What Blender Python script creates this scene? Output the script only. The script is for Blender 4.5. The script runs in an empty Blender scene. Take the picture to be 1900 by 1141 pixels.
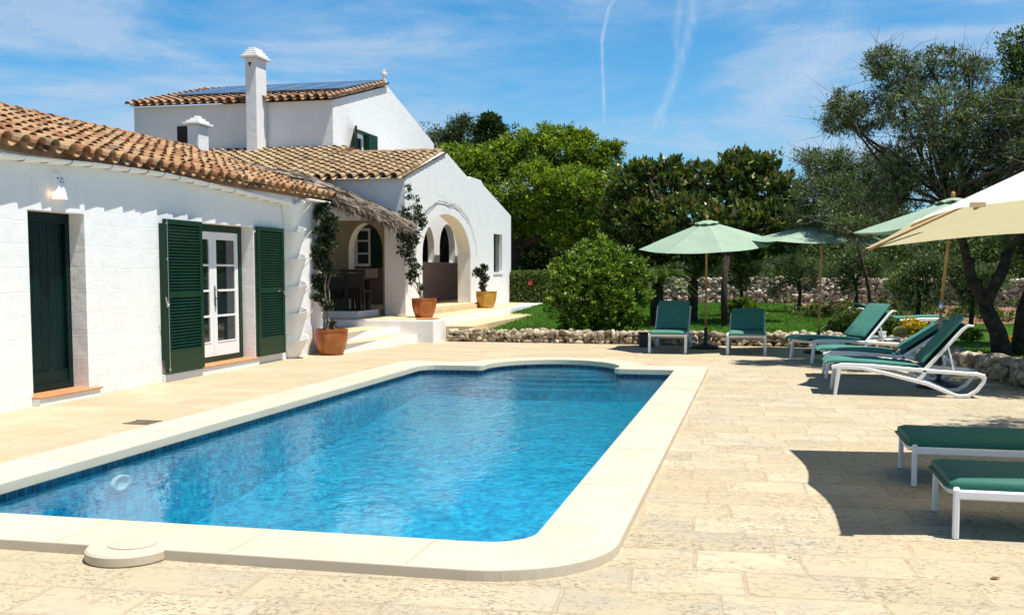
import bpy, bmesh, math, random
import numpy as np
from mathutils import Vector, Matrix
from mathutils.geometry import tessellate_polygon

sc = bpy.context.scene
COL = sc.collection
R = math.radians
random.seed(7)
rng = np.random.default_rng(7)

# ---------------------------------------------------------------- camera
F_PX, CXP, CYP, EYE = 1950.0, 950.0, 645.0, 1.55
PITCH = math.atan(143 / F_PX)
YAW = math.atan(456 / math.hypot(F_PX, 143))
cam = bpy.data.cameras.new("camera")
cam.sensor_width = 36
cam.lens = 36 * F_PX / 1900
cam.shift_y = (CYP - 570.5) / 1900
cam.clip_end = 2000
cam.clip_start = .05
co = bpy.data.objects.new("camera", cam)
COL.objects.link(co)
co.location = (0, 0, EYE)
co.rotation_euler = (math.pi / 2 - PITCH, 0, YAW)
sc.camera = co

# ---------------------------------------------------------------- light
SUN = Vector((.33, -.09, 1)).normalized()
sl = bpy.data.lights.new("sun", 'SUN')
sl.energy = 5.0
sl.angle = R(.5)
sl.color = (1, .955, .88)
so = bpy.data.objects.new("sun", sl)
COL.objects.link(so)
so.rotation_euler = SUN.to_track_quat('Z', 'Y').to_euler()
so.location = (10, -5, 30)
sc.view_settings.view_transform = 'Standard'
sc.view_settings.look = 'None'
sc.view_settings.gamma = 1
sc.view_settings.exposure = .47
sc.cycles.use_denoising = True
sc.cycles.max_bounces = 8
sc.cycles.transparent_max_bounces = 12

def pixel_dir(x, y):
    d = Vector((x - CXP, -(y - CYP), -F_PX))
    return (co.rotation_euler.to_matrix() @ d).normalized()
def at(x, y, Y):
    d = pixel_dir(x, y)
    return Vector((0, 0, EYE)) + d * (Y / d.y)

# ---------------------------------------------------------------- node helper
class N:
    def __init__(s, tree): s.t = tree; s.n = tree.nodes; s.l = tree.links
    def new(s, typ, ins=None, **kw):
        n = s.n.new(typ)
        for k, v in kw.items(): setattr(n, k, v)
        for k, v in (ins or {}).items():
            sock = n.inputs[k]
            if isinstance(v, bpy.types.NodeSocket): s.l.new(v, sock)
            else: sock.default_value = v
        return n
    def math(s, op, a, b=0.0, c=0.0, clamp=False):
        n = s.n.new('ShaderNodeMath'); n.operation = op; n.use_clamp = clamp
        for i, v in enumerate((a, b, c)):
            if isinstance(v, bpy.types.NodeSocket): s.l.new(v, n.inputs[i])
            else: n.inputs[i].default_value = v
        return n.outputs[0]
    def mix(s, f, a, b, blend='MIX'):
        n = s.n.new('ShaderNodeMix'); n.data_type = 'RGBA'; n.blend_type = blend
        for k, v in ((0, f), (6, a), (7, b)):
            if isinstance(v, bpy.types.NodeSocket): s.l.new(v, n.inputs[k])
            else: n.inputs[k].default_value = (*v, 1) if k != 0 and len(v) == 3 else v
        return n.outputs[2]
    def ramp(s, fac, stops, interp='LINEAR'):
        n = s.n.new('ShaderNodeValToRGB'); n.color_ramp.interpolation = interp
        s.l.new(fac, n.inputs[0])
        e = n.color_ramp.elements
        while len(e) < len(stops): e.new(.5)
        for i, (p, c) in enumerate(stops):
            e[i].position = p
            e[i].color = (c, c, c, 1) if not hasattr(c, '__len__') else (*c, 1)
        return n.outputs[0]
    def noise(s, vec, scale, detail=4, rough=.55, dist=0.0):
        n = s.new('ShaderNodeTexNoise', {'Scale': scale, 'Detail': detail, 'Roughness': rough, 'Distortion': dist})
        if vec is not None: s.l.new(vec, n.inputs['Vector'])
        return n.outputs[0]
    def mapping(s, vec, scale=(1, 1, 1), rot=(0, 0, 0), loc=(0, 0, 0)):
        n = s.new('ShaderNodeMapping', {'Scale': scale, 'Rotation': rot, 'Location': loc})
        s.l.new(vec, n.inputs[0]); return n.outputs[0]
    def bump(s, h, strength=.5, dist=.01, normal=None):
        n = s.new('ShaderNodeBump', {'Strength': strength, 'Distance': dist})
        s.l.new(h, n.inputs['Height'])
        if normal is not None: s.l.new(normal, n.inputs['Normal'])
        return n.outputs[0]

# ---------------------------------------------------------------- world
W = bpy.data.worlds.new("World"); sc.world = W; W.use_nodes = True
w = N(W.node_tree); w.n.clear()
sky = w.new('ShaderNodeTexSky', sky_type='NISHITA')
sky.sun_disc = False
sky.sun_elevation = math.asin(SUN.z)
sky.sun_rotation = math.atan2(SUN.x, SUN.y)
sky.air_density = 1.0; sky.dust_density = .35; sky.ozone_density = 3.0
tc = w.new('ShaderNodeTexCoord').outputs['Generated']
sep = w.new('ShaderNodeSeparateXYZ'); w.l.new(tc, sep.inputs[0])
sx, sy, sz = sep.outputs
el = w.math('ARCTANGENT', w.math('DIVIDE', sz, w.math('SQRT', w.math('ADD', w.math('MULTIPLY', sx, sx), w.math('MULTIPLY', sy, sy)))))
az = w.math('ARCTAN2', sx, sy)
def azel(x, y):
    d = pixel_dir(x, y)
    return math.atan2(d.x, d.y), math.atan(d.z / math.hypot(d.x, d.y))
ae = w.new('ShaderNodeCombineXYZ'); w.l.new(az, ae.inputs[0]); w.l.new(el, ae.inputs[1])
aev = ae.outputs[0]
# stretched wisps of cirrus
c1 = w.noise(w.mapping(aev, scale=(3.2, 11, 1), rot=(0, 0, R(14))), 1.0, 7, .6, .8)
c2 = w.noise(w.mapping(aev, scale=(6, 34, 1), rot=(0, 0, R(8)), loc=(3, 1, 0)), 1.0, 6, .6, .5)
cl = w.math('ADD', w.math('MULTIPLY', c1, .72), w.math('MULTIPLY', c2, .28))
cloud = w.ramp(cl, [(.40, 0.0), (.49, .35), (.57, 1.0)])
# a clearer patch of deep blue
pa, pe = azel(1200, 95)
da = w.math('DIVIDE', w.math('SUBTRACT', az, pa), .085)
de = w.math('DIVIDE', w.math('SUBTRACT', el, pe), .045)
patch = w.math('EXPONENT', w.math('MULTIPLY', w.math('ADD', w.math('MULTIPLY', da, da), w.math('MULTIPLY', de, de)), -1.0))
cloud = w.math('MULTIPLY', cloud, w.math('SUBTRACT', 1.0, w.math('MULTIPLY', patch, .95)))
low = w.math('MULTIPLY', w.math('SUBTRACT', 1.0, w.math('MULTIPLY', el, 4.2), clamp=True), .62)
high = w.new('ShaderNodeMapRange', {'Value': el, 'From Min': R(17), 'From Max': R(38)}); high = high.outputs[0]
cloud = w.math('ADD', w.math('MULTIPLY', cloud, .66), w.math('MULTIPLY', low, .58), clamp=True)
cloud = w.math('MULTIPLY', cloud, w.math('SUBTRACT', 1.0, w.math('MULTIPLY', high, .85)))
def trail(pts, w0, strength, seed):
    ps = [azel(*p) for p in pts]
    e0 = min(p[1] for p in ps); e1 = max(p[1] for p in ps)
    a0 = min(p[0] for p in ps); a1 = max(p[0] for p in ps)
    t = w.new('ShaderNodeMapRange', {'Value': el, 'From Min': e0, 'From Max': e1}).outputs[0]
    fc = w.new('ShaderNodeFloatCurve', {'Value': t})
    cv = fc.mapping.curves[0]
    q = sorted(((p[1] - e0) / (e1 - e0), (p[0] - a0) / (a1 - a0)) for p in ps)
    cv.points[0].location = q[0]; cv.points[1].location = q[-1]
    for k in q[1:-1]: cv.points.new(*k)
    fc.mapping.update()
    cen = w.math('ADD', w.math('MULTIPLY', fc.outputs[0], a1 - a0), a0)
    wob = w.math('MULTIPLY', w.math('SUBTRACT', w.noise(w.mapping(aev, scale=(8, 22, 1), loc=(seed, 0, 0)), 4.0, 4), .5), w0 * 1.6)
    dd = w.math('DIVIDE', w.math('SUBTRACT', w.math('ADD', az, wob), cen), w.math('MULTIPLY', w.math('SUBTRACT', 1.25, w.math('MULTIPLY', t, -.35)), w0))
    m = w.math('EXPONENT', w.math('MULTIPLY', w.math('MULTIPLY', dd, dd), -1.0))
    fade = w.math('MULTIPLY', w.math('MULTIPLY', t, 5.0, clamp=True), w.math('MULTIPLY', w.math('SUBTRACT', 1.12, t), 6.0, clamp=True))
    st = w.ramp(w.noise(w.mapping(aev, scale=(30, 12, 1), loc=(seed, 0, 0)), 6.0, 5), [(.3, .35), (.6, 1.0)])
    return w.math('MULTIPLY', w.math('MULTIPLY', w.math('MULTIPLY', m, fade), st), strength)
t1 = trail([(1141, 0), (1125, 35), (1117, 90), (1119, 150), (1122, 240)], .0010, .42, 1)
t2 = trail([(1286, 20), (1278, 60), (1262, 115), (1240, 180), (1222, 215), (1207, 262)], .0032, .28, 5)
t3 = trail([(1262, 20), (1256, 60), (1258, 110), (1236, 180), (1230, 215), (1225, 262)], .0022, .22, 9)
t4 = trail([(1560, 40), (1540, 70), (1490, 140), (1440, 190), (1380, 240)], .010, .22, 13)
tr = w.math('MAXIMUM', w.math('MAXIMUM', t1, t2), w.math('MAXIMUM', t3, t4))
skyc = w.mix(1.0, sky.outputs[0], w.mix(high, (.38, 1.05, 1.36), (.22, .42, .62)), 'MULTIPLY')
col = w.mix(cloud, skyc, (4.6, 5.9, 7.6))
col = w.mix(tr, col, (6.4, 7.4, 8.6))
bg = w.new('ShaderNodeBackground', {'Color': col, 'Strength': .078})
out = w.new('ShaderNodeOutputWorld'); w.l.new(bg.outputs[0], out.inputs[0])

# ---------------------------------------------------------------- mesh builder
class MB:
    def __init__(s): s.v = []; s.f = []; s.m = []; s.c = []
    def add(s, vs, fs, mi=0):
        o = len(s.v); s.v.extend(tuple(p) for p in vs)
        s.f.extend(tuple(i + o for i in f) for f in fs); s.m.extend([mi] * len(fs))
    def box(s, x0, x1, y0, y1, z0, z1, M=None, mi=0):
        vs = [(x, y, z) for x in (x0, x1) for y in (y0, y1) for z in (z0, z1)]
        if M is not None: vs = [M @ Vector(p) for p in vs]
        s.add(vs, [(0, 1, 3, 2), (4, 6, 7, 5), (0, 4, 5, 1), (2, 3, 7, 6), (0, 2, 6, 4), (1, 5, 7, 3)], mi)
    def tube(s, pts, rad, n=8, cap=True, mi=0, squash=None):
        pts = [Vector(p) for p in pts]; k = len(pts)
        if not hasattr(rad, '__len__'): rad = [rad] * k
        prev = None; rings = []
        for i, p in enumerate(pts):
            d = (pts[min(i + 1, k - 1)] - pts[max(i - 1, 0)])
            d = d.normalized() if d.length > 1e-9 else Vector((0, 0, 1))
            if prev is None:
                a = d.orthogonal().normalized()
            else:
                a = prev - d * prev.dot(d)
                a = a.normalized() if a.length > 1e-6 else d.orthogonal().normalized()
            prev = a; b = d.cross(a)
            rings.append([p + (a * math.cos(2 * math.pi * j / n) + b * math.sin(2 * math.pi * j / n)) * rad[i] for j in range(n)])
        vs = [q for r in rings for q in r]
        fs = [(i * n + j, i * n + (j + 1) % n, (i + 1) * n + (j + 1) % n, (i + 1) * n + j) for i in range(k - 1) for j in range(n)]
        if cap: fs += [tuple(range(n))[::-1], tuple(range((k - 1) * n, k * n))]
        s.add(vs, fs, mi)
    def bar(s, pts, wid, hei, up=(0, 1, 0), mi=0):
        """rectangular section swept through pts; 'wid' along up vector, 'hei' across"""
        pts = [Vector(p) for p in pts]; up = Vector(up).normalized(); k = len(pts)
        if not hasattr(hei, '__len__'): hei = [hei] * k
        vs = []
        for i, p in enumerate(pts):
            d = (pts[min(i + 1, k - 1)] - pts[max(i - 1, 0)]).normalized()
            n = d.cross(up).normalized()
            c = min(wid, hei[i]) * .22
            hw, hh = wid / 2, hei[i] / 2
            for a, b in ((-hw + c, -hh), (hw - c, -hh), (hw, -hh + c), (hw, hh - c), (hw - c, hh), (-hw + c, hh), (-hw, hh - c), (-hw, -hh + c)):
                vs.append(p + up * a + n * b)
        n8 = 8
        fs = [(i * n8 + j, i * n8 + (j + 1) % n8, (i + 1) * n8 + (j + 1) % n8, (i + 1) * n8 + j) for i in range(k - 1) for j in range(n8)]
        fs += [tuple(range(n8))[::-1], tuple(range((k - 1) * n8, k * n8))]
        s.add(vs, fs, mi)
    def lathe(s, prof, n=32, c=(0, 0, 0), mi=0):
        vs = [(c[0] + r * math.cos(2 * math.pi * j / n), c[1] + r * math.sin(2 * math.pi * j / n), c[2] + z) for r, z in prof for j in range(n)]
        k = len(prof)
        fs = [(i * n + j, i * n + (j + 1) % n, (i + 1) * n + (j + 1) % n, (i + 1) * n + j) for i in range(k - 1) for j in range(n)]
        if prof[0][0] > 1e-6: fs.append(tuple(range(n))[::-1])
        if prof[-1][0] > 1e-6: fs.append(tuple(range((k - 1) * n, k * n)))
        s.add(vs, fs, mi)
    def prism(s, outer, holes, T, d0, d1, mi=0):
        """2D polygon with holes, extruded; T(u,v,d)->xyz"""
        loops = [[Vector((u, v, 0)) for u, v in lp] for lp in [outer] + list(holes)]
        flat = [p for lp in loops for p in lp]
        tri = tessellate_polygon(loops)
        n = len(flat)
        vs = [T(p.x, p.y, d0) for p in flat] + [T(p.x, p.y, d1) for p in flat]
        fs = [tuple(t) for t in tri] + [tuple(i + n for i in t)[::-1] for t in tri]
        o = 0
        for lp in loops:
            k = len(lp)
            fs += [(o + j, o + (j + 1) % k, o + n + (j + 1) % k, o + n + j) for j in range(k)]
            o += k
        s.add(vs, fs, mi)
    def build(s, name, mats, parent=None, smooth=False, bevel=0, recalc=True, loc=None, autosmooth=None):
        me = bpy.data.meshes.new(name)
        me.from_pydata([tuple(p) for p in s.v], [], s.f)
        if not isinstance(mats, (list, tuple)): mats = [mats]
        for m in mats: me.materials.append(m)
        if len(mats) > 1: me.polygons.foreach_set('material_index', s.m)
        if recalc:
            bm = bmesh.new(); bm.from_mesh(me); bmesh.ops.recalc_face_normals(bm, faces=bm.faces); bm.to_mesh(me); bm.free()
        if smooth: me.polygons.foreach_set('use_smooth', [True] * len(me.polygons))
        if autosmooth is not None:
            me.polygons.foreach_set('use_smooth', [True] * len(me.polygons))
            try: me.set_sharp_from_angle(angle=R(autosmooth))
            except Exception: pass
        o = bpy.data.objects.new(name, me); COL.objects.link(o)
        if parent is not None: o.parent = parent
        if loc is not None: o.location = loc
        if bevel:
            b = o.modifiers.new('bevel', 'BEVEL'); b.width = bevel; b.segments = 2; b.limit_method = 'ANGLE'; b.angle_limit = R(40)
        return o

def fast_mesh(name, verts, faces4, mat, parent=None, tint=None, nper=4):
    me = bpy.data.meshes.new(name)
    nv, nf = len(verts), len(faces4)
    me.vertices.add(nv); me.vertices.foreach_set('co', np.asarray(verts, dtype=np.float32).ravel())
    me.loops.add(nf * nper); me.loops.foreach_set('vertex_index', np.asarray(faces4, dtype=np.int32).ravel())
    me.polygons.add(nf)
    me.polygons.foreach_set('loop_start', np.arange(0, nf * nper, nper, dtype=np.int32))
    me.update(calc_edges=True)
    me.materials.append(mat)
    if tint is not None:
        a = me.attributes.new('tint', 'FLOAT', 'POINT'); a.data.foreach_set('value', np.asarray(tint, dtype=np.float32))
    me.validate()
    o = bpy.data.objects.new(name, me); COL.objects.link(o)
    if parent is not None: o.parent = parent
    return o

def tag(o, label=None, cat=None, group=None, kind=None):
    if label: o['label'] = label
    if cat: o['category'] = cat
    if group: o['group'] = group
    if kind: o['kind'] = kind
    return o
def empty(name, loc=(0, 0, 0), rz=0, **k):
    o = bpy.data.objects.new(name, None); COL.objects.link(o); o.location = loc; o.rotation_euler[2] = rz
    o.empty_display_size = .1
    return tag(o, **k)
def copy_tree(o, parent=None):
    c = o.copy(); COL.objects.link(c); c.parent = parent
    for ch in [x for x in bpy.data.objects if x.parent == o]: copy_tree(ch, c)
    return c

# ---------------------------------------------------------------- materials
def mat(name):
    m = bpy.data.materials.new(name); m.use_nodes = True
    n = N(m.node_tree); b = n.n['Principled BSDF']
    return m, n, b
def P(n, b, **k):
    for key, v in k.items():
        s = b.inputs[key.replace('_', ' ')]
        if isinstance(v, bpy.types.NodeSocket): n.l.new(v, s)
        elif key == 'Base_Color': s.default_value = (*v, 1)
        else: s.default_value = v
def geo_pos(n): return n.new('ShaderNodeNewGeometry').outputs['Position']
def objc(n): return n.new('ShaderNodeTexCoord').outputs['Object']

def simple(name, c, rough=.6, var=.08, scale=8, bump=0.0, metal=0, c2=None, spec=.5):
    m, n, b = mat(name)
    v = n.noise(objc(n), scale, 5, .6)
    base = n.mix(n.ramp(v, [(.3, 0.0), (.7, 1.0)]), tuple(x * (1 - var) for x in c), c2 or tuple(min(1, x * (1 + var)) for x in c))
    P(n, b, Base_Color=base, Roughness=rough, Metallic=metal)
    b.inputs['Specular IOR Level'].default_value = spec
    if bump: P(n, b, Normal=n.bump(n.noise(objc(n), scale * 6, 4), .6, bump))
    return m

def wall_mat(name, base=(.83, .83, .82), coarse=1.0, block=(.55, .27)):
    m, n, b = mat(name)
    p = geo_pos(n); s = n.new('ShaderNodeSeparateXYZ'); n.l.new(p, s.inputs[0])
    cc = n.new('ShaderNodeCombineXYZ'); n.l.new(n.math('ADD', s.outputs[0], s.outputs[1]), cc.inputs[0]); n.l.new(s.outputs[2], cc.inputs[1])
    v = cc.outputs[0]
    # hand-laid: distort the coursing
    d = n.new('ShaderNodeVectorMath', operation='SCALE'); dn = n.new('ShaderNodeTexNoise', {'Scale': 1.7, 'Detail': 3.0}); n.l.new(p, dn.inputs[0])
    n.l.new(dn.outputs[1], d.inputs[0]); d.inputs['Scale'].default_value = .09
    ad = n.new('ShaderNodeVectorMath', operation='ADD'); n.l.new(v, ad.inputs[0]); n.l.new(d.outputs[0], ad.inputs[1])
    br = n.new('ShaderNodeTexBrick', {'Scale': 1.0, 'Mortar Size': .012, 'Mortar Smooth': .9, 'Brick Width': block[0], 'Row Height': block[1], 'Bias': 0.0,
                                      'Color1': (.45, .45, .45, 1), 'Color2': (.55, .55, .55, 1), 'Mortar': (0, 0, 0, 1)})
    n.l.new(ad.outputs[0], br.inputs['Vector'])
    pres = n.ramp(n.noise(p, 1.1, 3), [(.38, .15), (.62, 1.0)])
    joint = n.math('MULTIPLY', n.math('SUBTRACT', 1.0, br.outputs['Fac']), pres)
    lump = n.noise(p, 5.0, 5, .6); fine = n.noise(p, 38, 4, .6)
    h = n.math('ADD', n.math('ADD', n.math('MULTIPLY', joint, .10), n.math('MULTIPLY', lump, 1.5)), n.math('MULTIPLY', fine, .12))
    h = n.math('ADD', h, n.math('MULTIPLY', n.new('ShaderNodeSeparateColor', {0: br.outputs['Color']}).outputs[0], .16))
    dirt = n.ramp(n.noise(n.mapping(p, scale=(1, 1, .35)), 2.2, 5, .65), [(.5, 0.0), (.74, .30)])
    low = n.new('ShaderNodeMapRange', {'Value': s.outputs[2], 'From Min': .55, 'From Max': 0.0}).outputs[0]
    base_c = n.mix(dirt, base, (base[0] * .84, base[1] * .83, base[2] * .78))
    splash = n.math('MULTIPLY', low, n.ramp(n.noise(p, 6, 4), [(.35, 0.0), (.7, .35)]))
    base_c = n.mix(splash, base_c, (base[0] * .78, base[1] * .72, base[2] * .6))
    crk = n.ramp(n.noise(n.mapping(p, scale=(1, 1, 1.3)), 2.3, 9, .62, 1.2), [(.494, 0.0), (.5, 1.0), (.506, 0.0)])
    base_c = n.mix(n.math('MULTIPLY', crk, n.ramp(n.noise(p, .9, 2), [(.5, 0.0), (.62, .30)])), base_c, (.42, .40, .36))
    drip = n.math('MULTIPLY', n.ramp(n.noise(n.mapping(p, scale=(9, 9, .5)), 1.0, 5, .6), [(.55, 0.0), (.72, .30)]), n.ramp(n.noise(p, .8, 3), [(.45, 0.0), (.6, 1.0)]))
    base_c = n.mix(drip, base_c, (base[0] * .74, base[1] * .72, base[2] * .68))
    P(n, b, Base_Color=base_c, Roughness=.9, Normal=n.bump(h, .5, .014 * coarse))
    b.inputs['Specular IOR Level'].default_value = .15
    return m

M = {}
M['wall'] = wall_mat('limewashed_masonry')
M['smoothwhite'] = simple('white_render', (.79, .79, .77), .85, .04, 5, .004, spec=.2)
M['inside'] = simple('shaded_plaster', (.16, .12, .10), .9, .08, 2, .003, spec=.1)  # gloom of the porch interior is put into this wall colour
M['porchshade'] = simple('ochre_porch_shade', (.27, .21, .12), .9, .10, 1.5, .003, spec=.1)  # warm shade under the awning mixed into a wall colour
M['mauve'] = simple('mauve_shade_render', (.36, .27, .25), .85, .05, 3, .002, spec=.1)  # shadow on the lower arcade wall painted as a mauve tone
M['dark'] = simple('dark_interior', (.02, .02, .02), .9, .2, 3)  # near-black colour stands in for unlit rooms and openings

def green_paint(name, c, wear):
    m, n, b = mat(name)
    p = objc(n)
    base = n.mix(n.ramp(n.noise(n.mapping(p, scale=(1, 1, .25)), 6, 5), [(.35, 0.0), (.65, 1.0)]), c, tuple(x * 1.45 for x in c))
    if wear:
        sp = n.new('ShaderNodeSeparateXYZ'); n.l.new(p, sp.inputs[0])
        lowm = n.new('ShaderNodeMapRange', {'Value': sp.outputs[2], 'From Min': .9, 'From Max': .15}).outputs[0]
        chips = n.ramp(n.noise(n.mapping(p, scale=(14, 14, 3.0)), 2.0, 6, .7), [(.66, 0.0), (.70, 1.0)])
        base = n.mix(n.math('MULTIPLY', n.math('MULTIPLY', chips, lowm), .6), base, (.35, .42, .38))
    b.inputs['Specular IOR Level'].default_value = .18 if wear else .35
    P(n, b, Base_Color=base, Roughness=.42, Normal=n.bump(n.noise(p, 30, 3), .3, .002))
    return m
M['green'] = green_paint('green_gloss_paint', (.001, .024, .009), False)
M['greendoor'] = green_paint('weathered_green_paint', (.0012, .012, .011), True)
M['whitepaint'] = simple('white_paint', (.82, .83, .84), .35, .03, 6)
M['cream'] = simple('cream_tile', (.66, .50, .29), .7, .12, 5, .002)
M['terra'] = simple('terracotta_tile', (.56, .24, .10), .6, .15, 7, .002)
M['iron'] = simple('black_iron', (.02, .02, .022), .5, .2, 12, 0, .6)
def glassy():
    m, n, b = mat('window_glass')
    P(n, b, Base_Color=(.012, .020, .022), Roughness=.04)
    b.inputs['Specular IOR Level'].default_value = .8
    return m
M['pane'] = glassy()

def stone_paving():
    m, n, b = mat('limestone_paving')
    p = geo_pos(n)
    dn = n.new('ShaderNodeTexNoise', {'Scale': 2.2, 'Detail': 3.0}); n.l.new(p, dn.inputs[0])
    d = n.new('ShaderNodeVectorMath', operation='SCALE'); n.l.new(dn.outputs[1], d.inputs[0]); d.inputs['Scale'].default_value = .06
    ad = n.new('ShaderNodeVectorMath', operation='ADD'); n.l.new(p, ad.inputs[0]); n.l.new(d.outputs[0], ad.inputs[1])
    br = n.new('ShaderNodeTexBrick', {'Scale': 1.0, 'Mortar Size': .013, 'Mortar Smooth': .5, 'Brick Width': .56, 'Row Height': .40,
                                      'Color1': (0, 0, 0, 1), 'Color2': (1, 1, 1, 1), 'Mortar': (.5, .5, .5, 1)}, offset=.43, squash=1.35, squash_frequency=3)
    n.l.new(n.mapping(ad.outputs[0], rot=(0, 0, R(-4)), loc=(.2, .13, 0)), br.inputs['Vector'])
    joint = br.outputs['Fac']
    tone = n.new('ShaderNodeSeparateColor', {0: br.outputs['Color']}).outputs[0]
    big = n.noise(p, .35, 3)
    # layered travertine streaks run roughly along x
    per = n.new('ShaderNodeVectorMath', operation='SCALE'); per.inputs[0].default_value = (37.0, 23.0, 11.0); n.l.new(tone, per.inputs['Scale'])
    pp_ = n.new('ShaderNodeVectorMath', operation='ADD'); n.l.new(p, pp_.inputs[0]); n.l.new(per.outputs[0], pp_.inputs[1]); pp = pp_.outputs[0]
    st = n.noise(n.mapping(pp, scale=(6, 11, 1), rot=(0, 0, R(5))), 1.0, 8, .68, .5)
    st2 = n.noise(n.mapping(pp, scale=(27, 44, 1), rot=(0, 0, R(-8))), 1.0, 8, .74, .9)
    sx_ = n.new('ShaderNodeSeparateXYZ'); n.l.new(p, sx_.inputs[0])
    # newer, smoother and yellower slabs on the house side of the pool
    side = n.new('ShaderNodeMapRange', {'Value': sx_.outputs[0], 'From Min': -5.2, 'From Max': -2.4}).outputs[0]
    far = n.new('ShaderNodeMapRange', {'Value': n.math('ADD', sx_.outputs[1], n.math('MULTIPLY', big, 3.0)), 'From Min': 22.0, 'From Max': 17.5}).outputs[0]
    rough_a = n.math('MULTIPLY', n.math('MAXIMUM', n.math('MULTIPLY', side, far), .42), 1.0)
    A = n.mix(n.ramp(tone, [(.0, 0.0), (1.0, 1.0)]), (.44, .345, .205), (.52, .42, .27))
    Bc = n.mix(tone, (.46, .38, .25), (.57, .49, .35))
    base = n.mix(rough_a, A, Bc)
    base = n.mix(n.math('MULTIPLY', n.ramp(st, [(.42, 0.0), (.62, .7)]), n.math('MULTIPLY', rough_a, .7)), base, (.38, .33, .25))
    pitn = n.ramp(st2, [(.54, 0.0), (.60, 1.0)])
    region = n.ramp(n.noise(pp, 1.8, 4, .6), [(.36, .08), (.60, 1.0)])
    pit = n.math('MULTIPLY', n.math('MULTIPLY', pitn, region), rough_a)
    base = n.mix(n.math('MULTIPLY', pit, .9), base, (.10, .08, .06))
    spots = n.ramp(n.noise(n.mapping(p, scale=(7, 12, 1)), 1.3, 3, .5), [(.73, 0.0), (.76, 1.0)])
    base = n.mix(n.math('MULTIPLY', n.math('MULTIPLY', spots, rough_a), .8), base, (.09, .075, .06))
    grey = n.math('MULTIPLY', n.ramp(n.noise(n.mapping(p, scale=(1, 1.5, 1)), 1.7, 6, .62), [(.48, 0.0), (.66, .55)]), rough_a)
    base = n.mix(grey, base, (.36, .33, .27))
    warm = n.ramp(n.noise(p, .9, 4), [(.42, 0.0), (.66, .6)])
    base = n.mix(warm, base, (.48, .385, .245))
    jv = n.math('MULTIPLY', joint, n.ramp(n.noise(p, 3.0, 3), [(.3, .35), (.6, 1.0)]))
    base = n.mix(n.math('MULTIPLY', jv, .36), base, (.33, .235, .13))
    h = n.math('SUBTRACT', n.math('ADD', n.math('MULTIPLY', st, .35), n.math('MULTIPLY', n.noise(p, 24, 5), .3)), n.math('ADD', n.math('MULTIPLY', pit, .9), n.math('MULTIPLY', joint, .35)))
    P(n, b, Base_Color=base, Roughness=.85, Normal=n.bump(h, .6, .008))
    b.inputs['Specular IOR Level'].default_value = .2
    return m
M['paving'] = stone_paving()
def coping_mat():
    m, n, b = mat('cast_stone_coping')
    p = geo_pos(n)
    base = n.mix(n.ramp(n.noise(p, 2.2, 5), [(.35, 0.0), (.7, 1.0)]), (.56, .495, .385), (.61, .555, .445))
    base = n.mix(n.ramp(n.noise(p, 160, 2), [(.60, 0.0), (.75, .30)]), base, (.45, .38, .27))
    s3 = n.new('ShaderNodeSeparateXYZ'); n.l.new(p, s3.inputs[0])
    fy = n.math('FLOOR', n.math('DIVIDE', n.math('SUBTRACT', s3.outputs[1], 7.2), 1.55)); fx = n.math('FLOOR', n.math('ADD', s3.outputs[0], .74))
    wn = n.new('ShaderNodeTexWhiteNoise', {'Vector': n.new('ShaderNodeCombineXYZ', {0: fy, 1: n.math('MULTIPLY', fx, n.math('LESS_THAN', s3.outputs[1], 5.6))}).outputs[0]}, noise_dimensions='3D').outputs[0]
    base = n.mix(n.math('MULTIPLY', wn, .5), base, (.50, .42, .30))
    base = n.mix(n.ramp(n.noise(p, 1.4, 6, .65), [(.52, 0.0), (.70, .45)]), base, (.46, .39, .28))
    g = n.new('ShaderNodeNewGeometry')
    sz_ = n.new('ShaderNodeSeparateXYZ'); n.l.new(p, sz_.inputs[0])
    low = n.new('ShaderNodeMapRange', {'Value': sz_.outputs[2], 'From Min': .045, 'From Max': -.01}).outputs[0]
    base = n.mix(n.math('MULTIPLY', low, n.ramp(n.noise(p, 9, 5), [(.3, .2), (.7, .8)])), base, (.52, .42, .28))
    P(n, b, Base_Color=base, Roughness=.75, Normal=n.bump(n.noise(p, 90, 3), .25, .002))
    b.inputs['Specular IOR Level'].default_value = .25
    return m
M['coping'] = coping_mat()

def tile_mat(name, stops, lichen=.5):
    m, n, b = mat(name)
    a = n.new('ShaderNodeAttribute', attribute_name='tint')
    p = geo_pos(n)
    c = n.ramp(a.outputs['Fac'], stops)
    c = n.mix(n.ramp(n.noise(p, 14, 5, .65), [(.45, 0.0), (.75, .55)]), c, (.50, .36, .20))
    c = n.mix(n.math('MULTIPLY', n.ramp(n.noise(p, 5, 6, .7), [(.54, 0.0), (.66, 1.0)]), lichen), c, (.14, .10, .07))
    P(n, b, Base_Color=c, Roughness=.9, Normal=n.bump(n.noise(p, 60, 4), .5, .004))
    b.inputs['Specular IOR Level'].default_value = .15
    return m
M['tileA'] = tile_mat('clay_roof_tiles', [(0, (.27, .115, .06)), (.3, (.36, .19, .10)), (.6, (.45, .29, .155)), (.85, (.34, .24, .14)), (1, (.13, .09, .065))], .7)
M['tileB'] = tile_mat('weathered_roof_tiles', [(0, (.28, .18, .10)), (.4, (.38, .27, .155)), (.8, (.42, .32, .20)), (1, (.17, .12, .08))], .8)
M['tileC'] = tile_mat('old_roof_tiles', [(0, (.34, .18, .10)), (.5, (.40, .26, .16)), (1, (.16, .11, .08))], .8)
M['ridge'] = simple('ridge_mortar', (.26, .15, .09), .95, .4, 9, .02, c2=(.40, .22, .12), spec=.1)

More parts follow.
